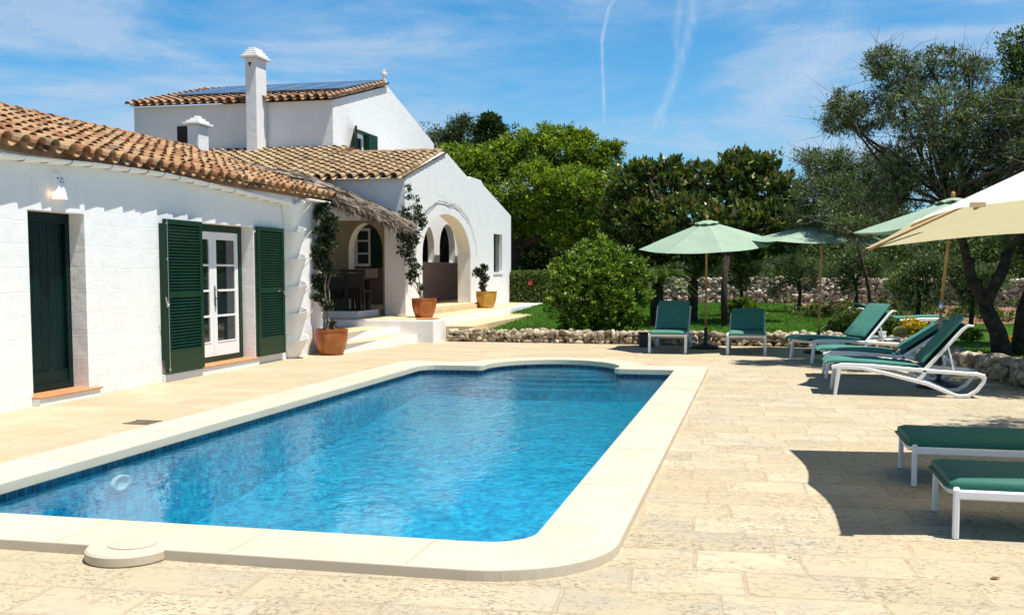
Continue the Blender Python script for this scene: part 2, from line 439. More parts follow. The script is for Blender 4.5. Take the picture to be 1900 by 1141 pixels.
def leaf_mat(name, stops, trans=.35, rough=.5, spec=.35):
    m, n, b = mat(name)
    a = n.new('ShaderNodeAttribute', attribute_name='tint').outputs['Fac']
    c = n.ramp(a, stops)
    P(n, b, Base_Color=c, Roughness=rough)
    b.inputs['Specular IOR Level'].default_value = spec
    if trans:
        t = n.new('ShaderNodeBsdfTranslucent'); n.l.new(n.mix(1.0, c, (1.25, 1.35, .6), 'MULTIPLY'), t.inputs[0])
        mx = n.new('ShaderNodeMixShader', {0: trans}); n.l.new(b.outputs[0], mx.inputs[1]); n.l.new(t.outputs[0], mx.inputs[2])
        n.l.new(mx.outputs[0], n.n['Material Output'].inputs[0])
    return m
M['leaf_bright'] = leaf_mat('bright_green_leaves', [(0, (.030, .062, .006)), (.45, (.12, .20, .012)), (1, (.34, .44, .035))], .3)
M['leaf_magnolia'] = leaf_mat('magnolia_leaves', [(0, (.020, .045, .010)), (.4, (.060, .105, .02)), (.75, (.17, .22, .04)), (.93, (.30, .28, .08)), (1, (.28, .15, .06))], .18, .42, .5)
M['leaf_olive'] = leaf_mat('olive_leaves', [(0, (.025, .045, .016)), (.5, (.085, .13, .040)), (.85, (.19, .25, .09)), (1, (.33, .38, .24))], .2, .5)
M['leaf_oak'] = leaf_mat('evergreen_leaves', [(0, (.020, .045, .008)), (.5, (.05, .10, .015)), (1, (.13, .18, .03))], .25)
M['leaf_bush'] = leaf_mat('bush_leaves', [(0, (.018, .050, .006)), (.5, (.085, .17, .018)), (1, (.36, .47, .07))], .35, .4)
M['leaf_hedge'] = leaf_mat('hedge_leaves', [(0, (.03, .06, .01)), (.5, (.08, .13, .025)), (1, (.20, .20, .06))], .3)
M['leaf_vine'] = leaf_mat('creeper_leaves', [(0, (.010, .020, .008)), (.6, (.030, .050, .020)), (1, (.08, .10, .05))], .15, .5)
M['leaf_wood'] = leaf_mat('scrub_leaves', [(0, (.018, .036, .012)), (.5, (.055, .095, .022)), (1, (.15, .21, .05))], .25)
M['leaf_lime'] = leaf_mat('lime_leaves', [(0, (.12, .22, .01)), (1, (.30, .42, .03))], .4)
M['flower_yellow'] = leaf_mat('yellow_flowers', [(0, (.20, .16, .01)), (.5, (.60, .38, .01)), (1, (.75, .52, .02))], .3)
M['grass'] = leaf_mat('lawn_blades', [(0, (.035, .12, .006)), (.6, (.075, .21, .012)), (1, (.14, .28, .03))], .35)
M['bark'] = simple('olive_bark', (.030, .025, .020), .95, .35, 9, .03, c2=(.085, .07, .055), spec=.1)
M['twig'] = simple('grey_twigs', (.13, .11, .095), .95, .2, 9, 0, c2=(.22, .20, .18), spec=.1)
M['barkpale'] = simple('pale_vine_stem', (.30, .25, .20), .9, .2, 9, .004, spec=.1)
M['soil'] = simple('red_garden_soil', (.20, .105, .055), .95, .3, 2.5, .02, c2=(.30, .20, .12), spec=.1)
M['earth'] = simple('dry_field_earth', (.13, .12, .05), .95, .4, .25, .05, c2=(.20, .17, .09), spec=.1)
M['lawnbase'] = simple('lawn_ground', (.035, .085, .010), .95, .3, 3, .02, c2=(.07, .15, .018), spec=.1)
def rock_mat(name, stops):
    m, n, b = mat(name)
    a = n.new('ShaderNodeAttribute', attribute_name='tint').outputs['Fac']
    p = geo_pos(n)
    c = n.ramp(a, stops)
    c = n.mix(n.ramp(n.noise(p, 11, 6, .7), [(.48, 0.0), (.68, .75)]), c, (.16, .12, .085))
    P(n, b, Base_Color=c, Roughness=.92, Normal=n.bump(n.noise(p, 22, 6, .7), .8, .025))
    b.inputs['Specular IOR Level'].default_value = .15
    return m
M['rock'] = rock_mat('field_stones', [(0, (.20, .15, .10)), (.45, (.46, .38, .27)), (1, (.68, .60, .47))])
M['rockfar'] = rock_mat('boundary_stones', [(0, (.26, .20, .14)), (.5, (.55, .46, .36)), (1, (.74, .66, .54))])
M['rockdark'] = simple('wall_core', (.05, .038, .028), .95, .3, 5)
def fabric(name, c, trans, weave=220, rough=.85):
    m, n, b = mat(name)
    p = objc(n)
    base = n.mix(n.ramp(n.noise(p, 3.5, 4), [(.35, 0.0), (.7, 1.0)]), c, tuple(min(.95, x * 1.12) for x in c))
    P(n, b, Base_Color=base, Roughness=rough, Normal=n.bump(n.math('ADD', n.noise(p, weave, 2), n.math('MULTIPLY', n.noise(n.mapping(p, scale=(1, .35, 1)), 9, 4, .6, 1.0), 6.0)), .35, .0022))
    b.inputs['Specular IOR Level'].default_value = .2
    if trans:
        t = n.new('ShaderNodeBsdfTranslucent', {0: (*trans, 1)})
        mx = n.new('ShaderNodeMixShader', {0: .32}); n.l.new(b.outputs[0], mx.inputs[1]); n.l.new(t.outputs[0], mx.inputs[2])
        n.l.new(mx.outputs[0], n.n['Material Output'].inputs[0])
    return m
M['canopy'] = fabric('sage_canopy_cloth', (.40, .54, .41), (.03, .10, .07))
M['canopycream'] = fabric('cream_canopy_cloth', (.84, .83, .79), (.85, .76, .42))
M['cushion'] = fabric('teal_cushion_cloth', (.068, .215, .175), None)
M['slimcushion'] = fabric('dark_green_cushion_cloth', (.026, .130, .098), None, 260, .6)
M['sling'] = M['cushion']
M['resin'] = simple('white_resin', (.78, .79, .79), .4, .03, 4)
M['metalwhite'] = simple('white_metal', (.74, .76, .78), .4, .03, 4)
M['wood'] = simple('varnished_pole_wood', (.42, .22, .07), .45, .2, 14, 0, c2=(.50, .28, .10))
M['black'] = simple('black_plastic', (.015, .016, .018), .5, .2, 6)
M['steel'] = simple('steel', (.6, .6, .6), .3, .05, 6, 0, 1)
M['darkwood'] = simple('dark_stained_wood', (.010, .008, .007), .5, .3, 8)
def thatch_mat():
    m, n, b = mat('dried_palm_thatch')
    a = n.new('ShaderNodeAttribute', attribute_name='tint').outputs['Fac']
    c = n.ramp(a, [(0, (.05, .040, .030)), (.5, (.21, .175, .135)), (1, (.46, .39, .31))])
    P(n, b, Base_Color=c, Roughness=.9)
    b.inputs['Specular IOR Level'].default_value = .1
    return m
M['thatch'] = thatch_mat()
def glazed(name, c0, c1, c2):
    m, n, b = mat(name)
    p = objc(n)
    v = n.noise(n.mapping(p, scale=(1, 1, .6)), 4.5, 5, .6, .6)
    c = n.ramp(v, [(.32, c0), (.5, c1), (.68, c2)])
    P(n, b, Base_Color=c, Roughness=.30, Normal=n.bump(n.noise(p, 7, 3), .2, .01))
    return m
M['pot_orange'] = glazed('orange_glazed_clay', (.19, .045, .008), (.33, .095, .018), (.43, .165, .04))
M['pot_ochre'] = glazed('ochre_glazed_clay', (.30, .15, .015), (.48, .27, .04), (.58, .38, .09))

# ================================================================= SETTING
# ---- pool outlines (from the coping edge)
def arc(cx, cy, r, a0, a1, n):
    return [(cx + r * math.cos(R(a0 + (a1 - a0) * i / n)), cy + r * math.sin(R(a0 + (a1 - a0) * i / n))) for i in range(n + 1)]
PX0, PX1, PY0, PY1 = -5.15, -1.20, 5.52, 15.90
WATER = -.065
def cr(cx, cy, r, a0, a1, n=6): return arc(cx, cy, r, a0, a1, n)
bayx, bayr = -3.13, 1.28
bay_c = PY1 + .10
inner = (cr(PX0 + .05, PY0 + .05, .05, 180, 270, 2) + cr(PX1 - .28, PY0 + .28, .28, 270, 360, 8) + cr(PX1 - .05, PY1 - .05, .05, 0, 90, 2)
         + cr(-2.02 + .0, PY1 + .10, .10, 270, 200, 3)
         + [(bayx + 1.08 * math.cos(R(a)), 16.02 + 1.30 * math.sin(R(a))) for a in range(8, 173, 7)]
         + cr(-4.28, PY1 + .12, .10, 340, 270, 3) + cr(PX0 + .30, PY1 - .30, .30, 90, 180, 4))
outer = (cr(-5.70, 4.97, .08, 180, 270, 2) + cr(-1.42, 5.68, .70, 272, 360, 12) + cr(-.90, 16.40, .18, 0, 90, 5)
         + cr(-1.72, 16.60, .12, 270, 190, 2)
         + [(bayx + 1.48 * math.cos(R(a)), 16.25 + 1.52 * math.sin(R(a))) for a in range(12, 169, 8)]
         + cr(-4.74, 16.62, .12, 340, 260, 3) + cr(-5.45, 16.30, .25, 90, 180, 4))
outer[:3] = [(-5.70, 5.02), (-5.68, 4.99), (-5.62, 4.965)]

# ground: one sheet out to the horizon, with the basin left out
g = MB()
hx0, hx1, hy0, hy1 = -5.5, -.95, 5.3, 16.5
big = 700
gx = [-big, hx0, hx1, big]; gy = [-big, hy0, hy1 + 1.0, big]
vs = [(x, y, -.03) for y in gy for x in gx]
g.add(vs, [(j * 4 + i, j * 4 + i + 1, j * 4 + i + 5, j * 4 + i + 4) for j in range(3) for i in range(3) if not (i == 1 and j == 1)])
tag(g.build('ground', M['earth']), 'dry ochre field earth beyond the garden', None, None, 'structure')

# paved terrace with the coping outline cut out
shrink = [(x * 1.0, y) for x, y in outer]
def inset(poly, d):
    n = len(poly); res = []
    for i in range(n):
        a = Vector(poly[i - 1]); b_ = Vector(poly[i]); c = Vector(poly[(i + 1) % n])
        t = ((b_ - a).normalized() + (c - b_).normalized())
        t = t.normalized() if t.length > 1e-6 else (c - b_).normalized()
        nn = Vector((-t.y, t.x)); res.append(tuple(b_ + nn * d))
    return res
hole = inset(outer, .06)
p = MB()
pat = [(-8.3, -6), (9, -6), (9, 14), (3.9, 14.4), (3.55, 17), (3.1, 19.5), (2.4, 21.4), (1.2, 22.4), (-8.3, 22.6)]
loops = [[Vector((x, y, 0)) for x, y in pat], [Vector((x, y, 0)) for x, y in hole]]
p.add([q for l in loops for q in l], [tuple(t) for t in tessellate_polygon(loops)])
tag(p.build('patio', M['paving']), 'pitted cream limestone paving around the pool', None, None, 'structure')

# coping: slabs cut by thin joints
c = MB()
TOP = .06
def strip_slabs():
    n_o, n_i = len(outer), len(inner)
    # resample both loops by matching arc fraction between anchor corners
    def resamp(lp, m):
        lp = [Vector(q) for q in lp]; L = [0]
        for a, b_ in zip(lp, lp[1:] + lp[:1]): L.append(L[-1] + (b_ - a).length)
        out_ = []
        for i in range(m):
            t = L[-1] * i / m; k = max(j for j in range(len(L) - 1) if L[j] <= t + 1e-9)
            f = (t - L[k]) / max(1e-9, L[k + 1] - L[k]); out_.append(lp[k].lerp(lp[(k + 1) % len(lp)], f))
        return out_
    return resamp
loops = [[Vector((x, y, 0)) for x, y in outer], [Vector((x, y, 0)) for x, y in inner]]
inn_under = inset(inner, .025)
T = lambda u, v, d: (u, v, d)
c.prism(outer, [inner], T, -.02, TOP)
coping = c.build('pool_coping', M['coping'], bevel=.012)
tag(coping, 'smooth cream stone coping round the pool', None, None, 'structure')
# fine joint grooves filled with pale grout, 1 mm proud
j = MB()
for y in (7.2, 8.75, 10.3, 11.85, 13.4, 14.95):
    j.box(PX1 + .012, -.735, y - .005, y + .005, TOP - .004, TOP + .0012)
    j.box(-5.70 + .0, PX0 - .012, y - .005, y + .005, TOP - .004, TOP + .0012)
for x in (-4.75, -3.75, -2.72, -1.72):
    j.box(x - .005, x + .005, 4.99, PY0 - .012, TOP - .004, TOP + .0012)
tag(j.build('coping_grout', simple('pale_grout', (.46, .38, .25), .9, .1, 8)), 'hairline joints between the coping slabs', None, None, 'structure')

# basin
def mosaic(name, c1, c2, c3, size, grout):
    m, n, b = mat(name)
    pz = geo_pos(n); s = n.new('ShaderNodeSeparateXYZ'); n.l.new(pz, s.inputs[0])
    g2 = n.new('ShaderNodeNewGeometry'); s2 = n.new('ShaderNodeSeparateXYZ'); n.l.new(g2.outputs['True Normal'], s2.inputs[0])
    up = n.math('GREATER_THAN', n.math('ABSOLUTE', s2.outputs[2]), .6)
    u = n.math('ADD', n.math('MULTIPLY', s.outputs[0], up), n.math('MULTIPLY', n.math('ADD', s.outputs[0], s.outputs[1]), n.math('SUBTRACT', 1.0, up)))
    v = n.math('ADD', n.math('MULTIPLY', s.outputs[1], up), n.math('MULTIPLY', s.outputs[2], n.math('SUBTRACT', 1.0, up)))
    cc = n.new('ShaderNodeCombineXYZ'); n.l.new(u, cc.inputs[0]); n.l.new(v, cc.inputs[1])
    br = n.new('ShaderNodeTexBrick', {'Scale': 1.0, 'Mortar Size': size * .055, 'Mortar Smooth': .1, 'Brick Width': size, 'Row Height': size,
                                      'Color1': (0, 0, 0, 1), 'Color2': (1, 1, 1, 1), 'Mortar': (.5, .5, .5, 1)}, offset=0.0)
    n.l.new(cc.outputs[0], br.inputs['Vector'])
    tn = n.new('ShaderNodeSeparateColor', {0: br.outputs['Color']}).outputs[0]
    vo = n.new('ShaderNodeTexVoronoi', {'Scale': 13.0}); n.l.new(cc.outputs[0], vo.inputs['Vector'])  # cell tones paint ripple light and caustic mottling onto the tiles
    tn = n.math('ADD', n.math('MULTIPLY', tn, .5), n.math('MULTIPLY', n.new('ShaderNodeSeparateColor', {0: vo.outputs['Color']}).outputs[0], .5))
    base = n.ramp(tn, [(.18, c1), (.5, c2), (.82, c3)])
    base = n.mix(br.outputs['Fac'], base, grout)
    P(n, b, Base_Color=base, Roughness=.25)
    return m
M['mosaic'] = mosaic('blue_ripple_lit_mosaic', (.0, .13, .31), (.0, .36, .56), (.02, .60, .76), .06, (.01, .37, .55))
M['band'] = mosaic('waterline_shade_mosaic', (.003, .020, .055), (.005, .040, .09), (.01, .08, .14), .10, (.03, .13, .20))  # dark waterline tiles, with the shade under the nosing in their colour
ba = MB()
def wall_loop(lp, z0, z1, mi):
    n = len(lp)
    vs = [(x, y, z0) for x, y in lp] + [(x, y, z1) for x, y in lp]
    ba.add(vs, [(i, (i + 1) % n, n + (i + 1) % n, n + i) for i in range(n)], mi)
BAND = -.12
wl = inset(inner, -.035)
wall_loop(wl, BAND, TOP - .03, 1)
wall_loop(wl, -1.15, BAND, 0)
n_ = len(wl)
ba.add([(x, y, -.42 - .62 * (1 - (y - 5.5) / 10.4)) for x, y in wl], [tuple(t) for t in tessellate_polygon([[Vector((x, y, 0)) for x, y in wl]])], 0)
# rounded steps in the bay, the lower ones reaching out into the pool
for k, (yf, hw, z) in enumerate(((16.92, .98, -.105), (16.60, 1.05, -.145), (16.28, 1.10, -.19), (15.98, 1.30, -.235), (15.66, 1.62, -.285))):
    front = [(bayx - hw + 2 * hw * t / 20, yf + .26 - .26 * math.sin(math.pi * t / 20) ** .7) for t in range(21)]
    back = [(bayx + 1.09 * math.cos(R(a)), 16.02 + 1.31 * math.sin(R(a))) for a in range(0, 181, 9)]
    ba.prism(front + [q for q in back if q[1] > yf + .27], [], T, -.9, z, 0)
    for a_, b_ in zip(front[1:-1], front[2:-1]): ba.box(0, 0, 0, 0, 0, 0) if False else ba.add([(a_[0], a_[1] - .004, z + .002), (b_[0], b_[1] - .004, z + .002), (b_[0], b_[1] + .075, z + .002), (a_[0], a_[1] + .075, z + .002)], [(0, 1, 2, 3)], 1)
basin = ba.build('pool_basin', [M['mosaic'], M['band']])
tag(basin, 'blue mosaic pool basin with rounded steps at the far end', None, None, 'structure')

# water: gently rippled sheet, clear, so the sun reaches the mosaic
def water_mat():
    m, n, b = mat('pool_water')
    n.n.remove(b)
    p = geo_pos(n)
    r1 = n.noise(n.mapping(p, scale=(1, .8, 1)), 5.5, 3, .55, .6)
    r2 = n.noise(n.mapping(p, scale=(1, .75, 1), rot=(0, 0, .6)), 20, 3, .6, .4)
    calm = n.new('ShaderNodeSeparateXYZ'); n.l.new(p, calm.inputs[0])
    q = n.new('ShaderNodeMapRange', {'Value': n.math('SUBTRACT', calm.outputs[1], n.math('MULTIPLY', calm.outputs[0], .9)), 'From Min': 11.0, 'From Max': 9.2, 'To Min': 1.0, 'To Max': .14}).outputs[0]
    h = n.math('MULTIPLY', n.math('ADD', n.math('MULTIPLY', r1, 1.0), n.math('MULTIPLY', r2, .30)), q)
    nb = n.bump(h, 1.0, .014)
    nb2 = n.bump(h, 1.0, .05)
    tr_ = n.new('ShaderNodeBsdfTransparent', {0: (.84, .97, 1.0, 1)})
    rf = n.new('ShaderNodeBsdfRefraction', {'Color': (.80, .95, 1, 1), 'IOR': 1.12, 'Roughness': 0.0, 'Normal': nb2})
    through = n.new('ShaderNodeMixShader', {0: .36}); n.l.new(tr_.outputs[0], through.inputs[1]); n.l.new(rf.outputs[0], through.inputs[2])
    gl = n.new('ShaderNodeBsdfGlossy', {'Roughness': .0, 'Normal': nb})
    fr = n.new('ShaderNodeFresnel', {'IOR': 1.42, 'Normal': nb})
    mx = n.new('ShaderNodeMixShader', {0: fr.outputs[0]})
    n.l.new(through.outputs[0], mx.inputs[1]); n.l.new(gl.outputs[0], mx.inputs[2])
    n.l.new(mx.outputs[0], n.n['Material Output'].inputs[0])
    return m
wm = MB()
loops = [[Vector((x, y, 0)) for x, y in inset(inner, -.015)]]
wm.add([(q.x, q.y, WATER) for q in loops[0]], [tuple(t) for t in tessellate_polygon(loops)])
wo = wm.build('pool_water', water_mat(), recalc=False)
if wo.data.polygons[0].normal.z < 0: wo.data.flip_normals()
tag(wo, 'clear rippled blue pool water', None, None, 'structure')

# skimmer lid let into a round lug of the near coping
s_ = MB()
s_.lathe([(.215, 0), (.225, .01), (.225, .052), (.213, .064), (0, .064)], 40, (-3.30, 4.99, 0))
lug = s_.build('skimmer_surround', M['coping'], None, autosmooth=40)
tag(lug, 'round cream stone lug on the near coping edge with a lid', 'skimmer')
s_ = MB(); s_.lathe([(.13, .0), (.13, .0035), (.125, .005), (0, .005)], 36, (-3.30, 5.03, .0655)); s_.box(-3.32, -3.28, 5.02, 5.03, .069, .072)
s_.build('lid', M['coping'], lug, autosmooth=40)
# drain grate on the house side
d_ = MB(); 
for k in range(9): d_.box(-6.23 + k * .03, -6.215 + k * .03, 9.42, 9.64, .003, .008)
d_.box(-6.25, -5.96, 9.40, 9.42, .003, .009); d_.box(-6.25, -5.96, 9.64, 9.66, .003, .009)
d_.box(-6.24, -5.97, 9.41, 9.65, .002, .004)
tag(d_.build('drain_grate', simple('worn_grate_metal', (.16, .13, .10), .7, .2, 20)), 'small dark drain grate between pool and green door', 'drain')
# underwater light on the house-side wall
u_ = MB()
lx, ly, lz = PX0 - .03, 7.72, -.22
for a in range(24):
    pass
prof = [(.0, 0.0), (.10, .0), (.11, .02), (.15, .02), (.16, .0)]
ring = [(lx + h_, ly + r_ * math.cos(R(a * 15)), lz + r_ * .5 * math.sin(R(a * 15))) for r_, h_ in ((.13, .0), (.13, .03), (.10, .035), (.085, .015), (.0, .02)) for a in range(24)]
u_.add(ring, [(i * 24 + k, i * 24 + (k + 1) % 24, (i + 1) * 24 + (k + 1) % 24, (i + 1) * 24 + k) for i in range(4) for k in range(24)])
tag(u_.build('pool_light', M['whitepaint'], smooth=True), 'round white underwater light on the pool wall', 'pool light')

# ---- lawn and beds
CURVE = [(-6.6, 22.25), (-4.5, 22.25), (-2.3, 22.2), (.4, 22.25), (1.5, 21.95), (2.35, 21.1), (2.85, 19.6), (3.20, 17.7), (3.45, 16.2), (3.62, 14.8), (3.85, 13.2), (4.4, 11.2)]
def curve_pt(t):
    L = [0]
    for a, b_ in zip(CURVE, CURVE[1:]): L.append(L[-1] + math.dist(a, b_))
    s = t * L[-1]
    k = max(i for i in range(len(L) - 1) if L[i] <= s + 1e-9)
    f = (s - L[k]) / (L[k + 1] - L[k])
    a, b_ = Vector(CURVE[k]), Vector(CURVE[k + 1])
    return a.lerp(b_, f), (b_ - a).normalized(), L[-1]
lw = MB()
lawn_poly = [(x + .12, y + .12) for x, y in CURVE] + [(14, 11), (14, 28.6), (7.0, 27.6), (4.8, 27.0), (3.6, 27.2), (3.0, 29.0), (2.2, 31.0), (.8, 35.2), (-3.5, 35.2), (-9.0, 36.5), (-12, 36), (-8.2, 31), (-6.8, 29.2), (-6.6, 24)]
GL = lambda y: .0 + max(0, y - 22.5) * .028
lw.add([(x, y, .13 + GL(y)) for x, y in lawn_poly], [tuple(t) for t in tessellate_polygon([[Vector((x, y, 0)) for x, y in lawn_poly]])])
tag(lw.build('lawn', M['lawnbase']), 'green lawn ground behind the low stone edge', None, None, 'structure')
sb = MB()
bed = [(-6.4, 22.5), (1.4, 22.5), (2.6, 21.0), (3.5, 17), (4.6, 11.2), (30, 11), (30, 22.5), (30, 39), (-9, 39)]
sb.add([(x, y, .10 + GL(y)) for x, y in bed], [tuple(t) for t in tessellate_polygon([[Vector((x, y, 0)) for x, y in bed]])])
tag(sb.build('garden_bed', M['soil']), 'bare red soil of the garden beds', None, None, 'structure')
def in_poly(px_, py_, poly):
    c_ = np.zeros(len(px_), bool); n = len(poly)
    for i in range(n):
        x0, y0 = poly[i]; x1, y1 = poly[i - 1]
        c_ ^= ((y0 > py_) != (y1 > py_)) & (px_ < (x1 - x0) * (py_ - y0) / (y1 - y0 + 1e-12) + x0)
    return c_
NB = 190000
gxp = rng.uniform(-9, 9, NB); gyp = rng.uniform(12, 36.5, NB)
k = in_poly(gxp, gyp, lawn_poly); gxp, gyp = gxp[k], gyp[k]
nb = len(gxp); hh = rng.uniform(.03, .075, nb); aa = rng.uniform(0, 6.28, nb); ww = .011
lean = rng.normal(0, .02, (nb, 2))
v0 = np.stack([gxp - np.cos(aa) * ww, gyp - np.sin(aa) * ww, np.full(nb, .125)], 1)
v1 = np.stack([gxp + np.cos(aa) * ww, gyp + np.sin(aa) * ww, np.full(nb, .125)], 1)
v2 = np.stack([gxp + lean[:, 0], gyp + lean[:, 1], .125 + hh], 1)
V = np.stack([v0, v1, v2], 1).reshape(-1, 3)
V[:, 2] += np.clip(V[:, 1] - 22.5, 0, None) * .028
patchy = .5 + .3 * np.sin(gxp * 2.1 + np.sin(gyp * 1.3)) * np.cos(gyp * 1.7)
tag(fast_mesh('grass', V, np.arange(nb * 3).reshape(-1, 3), M['grass'], None, np.repeat(np.clip(patchy + rng.normal(0, .2, nb), 0, 1), 3), 3), 'short green grass of the lawn', None, None, 'stuff')

# ---- dry stone walls
ICO = None
def ico():
    global ICO
    if ICO is None:
        bm = bmesh.new(); bmesh.ops.create_icosphere(bm, subdivisions=2, radius=1)
        bm.verts.ensure_lookup_table()
        ICO = (np.array([v.co[:] for v in bm.verts]), np.array([[v.index for v in f.verts] for f in bm.faces])); bm.free()
    return ICO
def stones(centers, sizes, yaws, seed):
    """irregular stones: spheres cut by random planes"""
    r_ = np.random.default_rng(seed)
    iv, if_ = ico(); V = []; F_ = []; Tn = []
    for k_, (c0, s0, yw) in enumerate(zip(centers, sizes, yaws)):
        v = iv.copy()
        for _ in range(9):
            n = r_.normal(size=3); n /= np.linalg.norm(n); d = r_.uniform(.30, .64)
            e = v @ n - d; v = v - np.outer(np.clip(e, 0, None), n)
        v *= 1.5
        v = v * np.asarray(s0)
        t_ = r_.normal(0, .16); ct, st = math.cos(t_), math.sin(t_)
        v = np.stack([v[:, 0] * ct - v[:, 2] * st, v[:, 1], v[:, 0] * st + v[:, 2] * ct], 1)
        cy_, sy_ = math.cos(yw), math.sin(yw)
        v = np.stack([v[:, 0] * cy_ - v[:, 1] * sy_, v[:, 0] * sy_ + v[:, 1] * cy_, v[:, 2]], 1) + np.asarray(c0)
        F_.append(if_ + len(V) * len(iv)); V.append(v); Tn.append(np.full(len(iv), np.clip(r_.normal(.55, .25), 0, 1)))
    return np.concatenate(V), np.concatenate(F_), np.concatenate(Tn)
def stone_wall(name, path, z0, z1, sz, thick, material, label, cat, seed, ragged=.05):
    root = empty(name, (path[0][0], path[0][1], z0), 0, label=label, cat=cat)
    r_ = np.random.default_rng(seed)
    cs, ss, ys = [], [], []
    core = MB()
    for a, b_ in zip(path, path[1:]):
        a, b_ = Vector(a), Vector(b_); d = (b_ - a); L = d.length; d.normalize(); nrm = Vector((-d.y, d.x)); yw = math.atan2(d.y, d.x)
        q = [a - nrm * (thick * .30), b_ - nrm * (thick * .30), b_ + nrm * (thick * .30), a + nrm * (thick * .30)]
        zt = z1 - sz * .55
        core.add([(v.x, v.y, z0 - .05) for v in q] + [(v.x, v.y, zt) for v in q], [(0, 1, 2, 3), (4, 5, 6, 7), (0, 1, 5, 4), (1, 2, 6, 5), (2, 3, 7, 6), (3, 0, 4, 7)])
        for side in (-1, 1):
            z = z0
            while z < z1 - sz * .3:
                rh = sz * r_.uniform(.6, 1.05); s = r_.uniform(-.5, 0) * sz
                while s < L:
                    wl_ = sz * r_.uniform(.7, 1.75)
                    pc = a + d * (s + wl_ / 2) + nrm * side * (thick / 2 - sz * .30 + r_.normal(0, sz * .14))
                    cs.append((pc.x, pc.y, z + rh / 2 + r_.normal(0, ragged * .35))); ss.append((wl_ * .56, sz * .46, rh * .62)); ys.append(yw)
                    s += wl_ * .93
                z += rh * .88
        s = 0   # cap stones
        while s < L:
            wl_ = sz * r_.uniform(1.0, 2.1)
            pc = a + d * (s + wl_ / 2) + nrm * r_.normal(0, thick * .1)
            cs.append((pc.x, pc.y, z1 - sz * .22 + r_.normal(0, ragged))); ss.append((wl_ * .56, thick * .42, sz * .42)); ys.append(yw + r_.normal(0, .3))
            s += wl_ * .8
    V, F_, Tn = stones(cs, ss, ys, seed + 1)
    off = np.array([path[0][0], path[0][1], z0])
    fast_mesh('stone_facing', V - off, F_, material, root, Tn, 3)
    core.v = [(x - off[0], y - off[1], z - off[2]) for x, y, z in core.v]
    core.build('rubble_core', M['rockdark'], root)
    return root
stone_wall('low_stone_wall', CURVE[:7], 0, .245, .125, .30, M['rock'], 'low edging wall of rough field stones along the lawn behind the loungers', 'stone wall', 11, .02)
stone_wall('low_stone_wall', CURVE[6:], 0, .27, .15, .38, M['rock'], 'low wall of bigger rugged stones curving past the olive trunk at right', 'stone wall', 23, .03)
stone_wall('boundary_wall', [(-5, 35.6), (3.5, 36.4), (9.5, 34.2), (17, 31)], .30, 1.26, .135, .5, M['rockfar'], 'high dry stone boundary wall across the back of the garden', 'stone wall', 37, .05)

# ================================================================= ROOFS
def barrel_roof(name, O, along, up, L, S, pitch, row, material, parent, seed, rad=.085, over=.10, vmask=None):
    """O: eave corner; along: unit vector down the eave; up: unit vector up the slope. Real half-round cover and pan tiles."""
    r_ = np.random.default_rng(seed)
    O, along, up = np.array(O, float), np.array(along, float), np.array(up, float)
    nrm = np.cross(along, up); nrm /= np.linalg.norm(nrm)
    if nrm[2] < 0: nrm = -nrm
    ncol, nrow = int(L / pitch) + 1, int(math.ceil(S / row))
    seg = 7; V = []; F_ = []; Tn = []; base = 0
    ang = np.linspace(0, math.pi, seg)
    def tile(c, s0, s1, r0, r1, z0, z1, sgn, th, t, yaw):
        nonlocal base
        vs = []
        for (s, r, z) in ((s0, r0, z0), (s1, r1, z1)):
            for rr in (r, r - th):
                a = c + yaw * (s - s0) + rr * np.cos(ang) ; h = z + sgn * rr * np.sin(ang) * .92
                vs.append(O + np.outer(a, along) + up * s + np.outer(h, nrm))
        V.extend(vs); Tn.append(np.full(4 * seg, t))
        f = []
        for i in range(seg - 1):
            f += [(i, i + 1, 2 * seg + i + 1, 2 * seg + i), (seg + i, 3 * seg + i, 3 * seg + i + 1, seg + i + 1), (i, seg + i, seg + i + 1, i + 1),
                  (2 * seg + i, 2 * seg + i + 1, 3 * seg + i + 1, 3 * seg + i)]
        F_.append(np.array(f) + base); base += 4 * seg
    for cidx in range(ncol):
        cx = cidx * pitch + r_.normal(0, .006)
        for ri in range(nrow):
            s0 = ri * row - over + r_.normal(0, .012); s1 = min(s0 + row * 1.28, S)
            if s1 - s0 < .05: continue
            t = np.clip(r_.normal(.45, .26), 0, 1)
            if vmask is None or vmask(cx, s0): tile(cx, s0, s1, rad * 1.06, rad * .84, .070 + .022 + r_.normal(0, .004), .058, 1, .014, t, r_.normal(0, .012))
            t = np.clip(r_.normal(.6, .25), 0, 1)
            if vmask is None or vmask(cx + pitch / 2, s0): tile(cx + pitch / 2, s0 + .03, s1, rad * .92, rad * 1.0, .088, .080, -1, .012, t, 0)
    me_ = fast_mesh(name, np.concatenate(V), np.concatenate(F_), material, parent, np.concatenate(Tn), 4)
    me_.data.polygons.foreach_set('use_smooth', [False] * len(me_.data.polygons))
    return me_
def ridge_tiles(name, a, b_, material, parent, seed, r=.11, step=.36):
    m = MB(); a, b_ = Vector(a), Vector(b_); d = b_ - a; L = d.length; d.normalize(); side = Vector((-d.y, d.x, 0)).normalized()
    rr = random.Random(seed); s = 0
    while s < L:
        vs = []
        for q, rad in ((s, r * 1.05), (min(s + step * 1.15, L), r * .88)):
            for k_ in range(9):
                an = math.pi * k_ / 8
                vs.append(a + d * q + side * math.cos(an) * rad + Vector((0, 0, math.sin(an) * rad * .8 + rr.uniform(-.012, .012))))
        m.add(vs, [(i, i + 1, i + 10, i + 9) for i in range(8)]); s += step
    return m.build(name, material, parent, recalc=False)

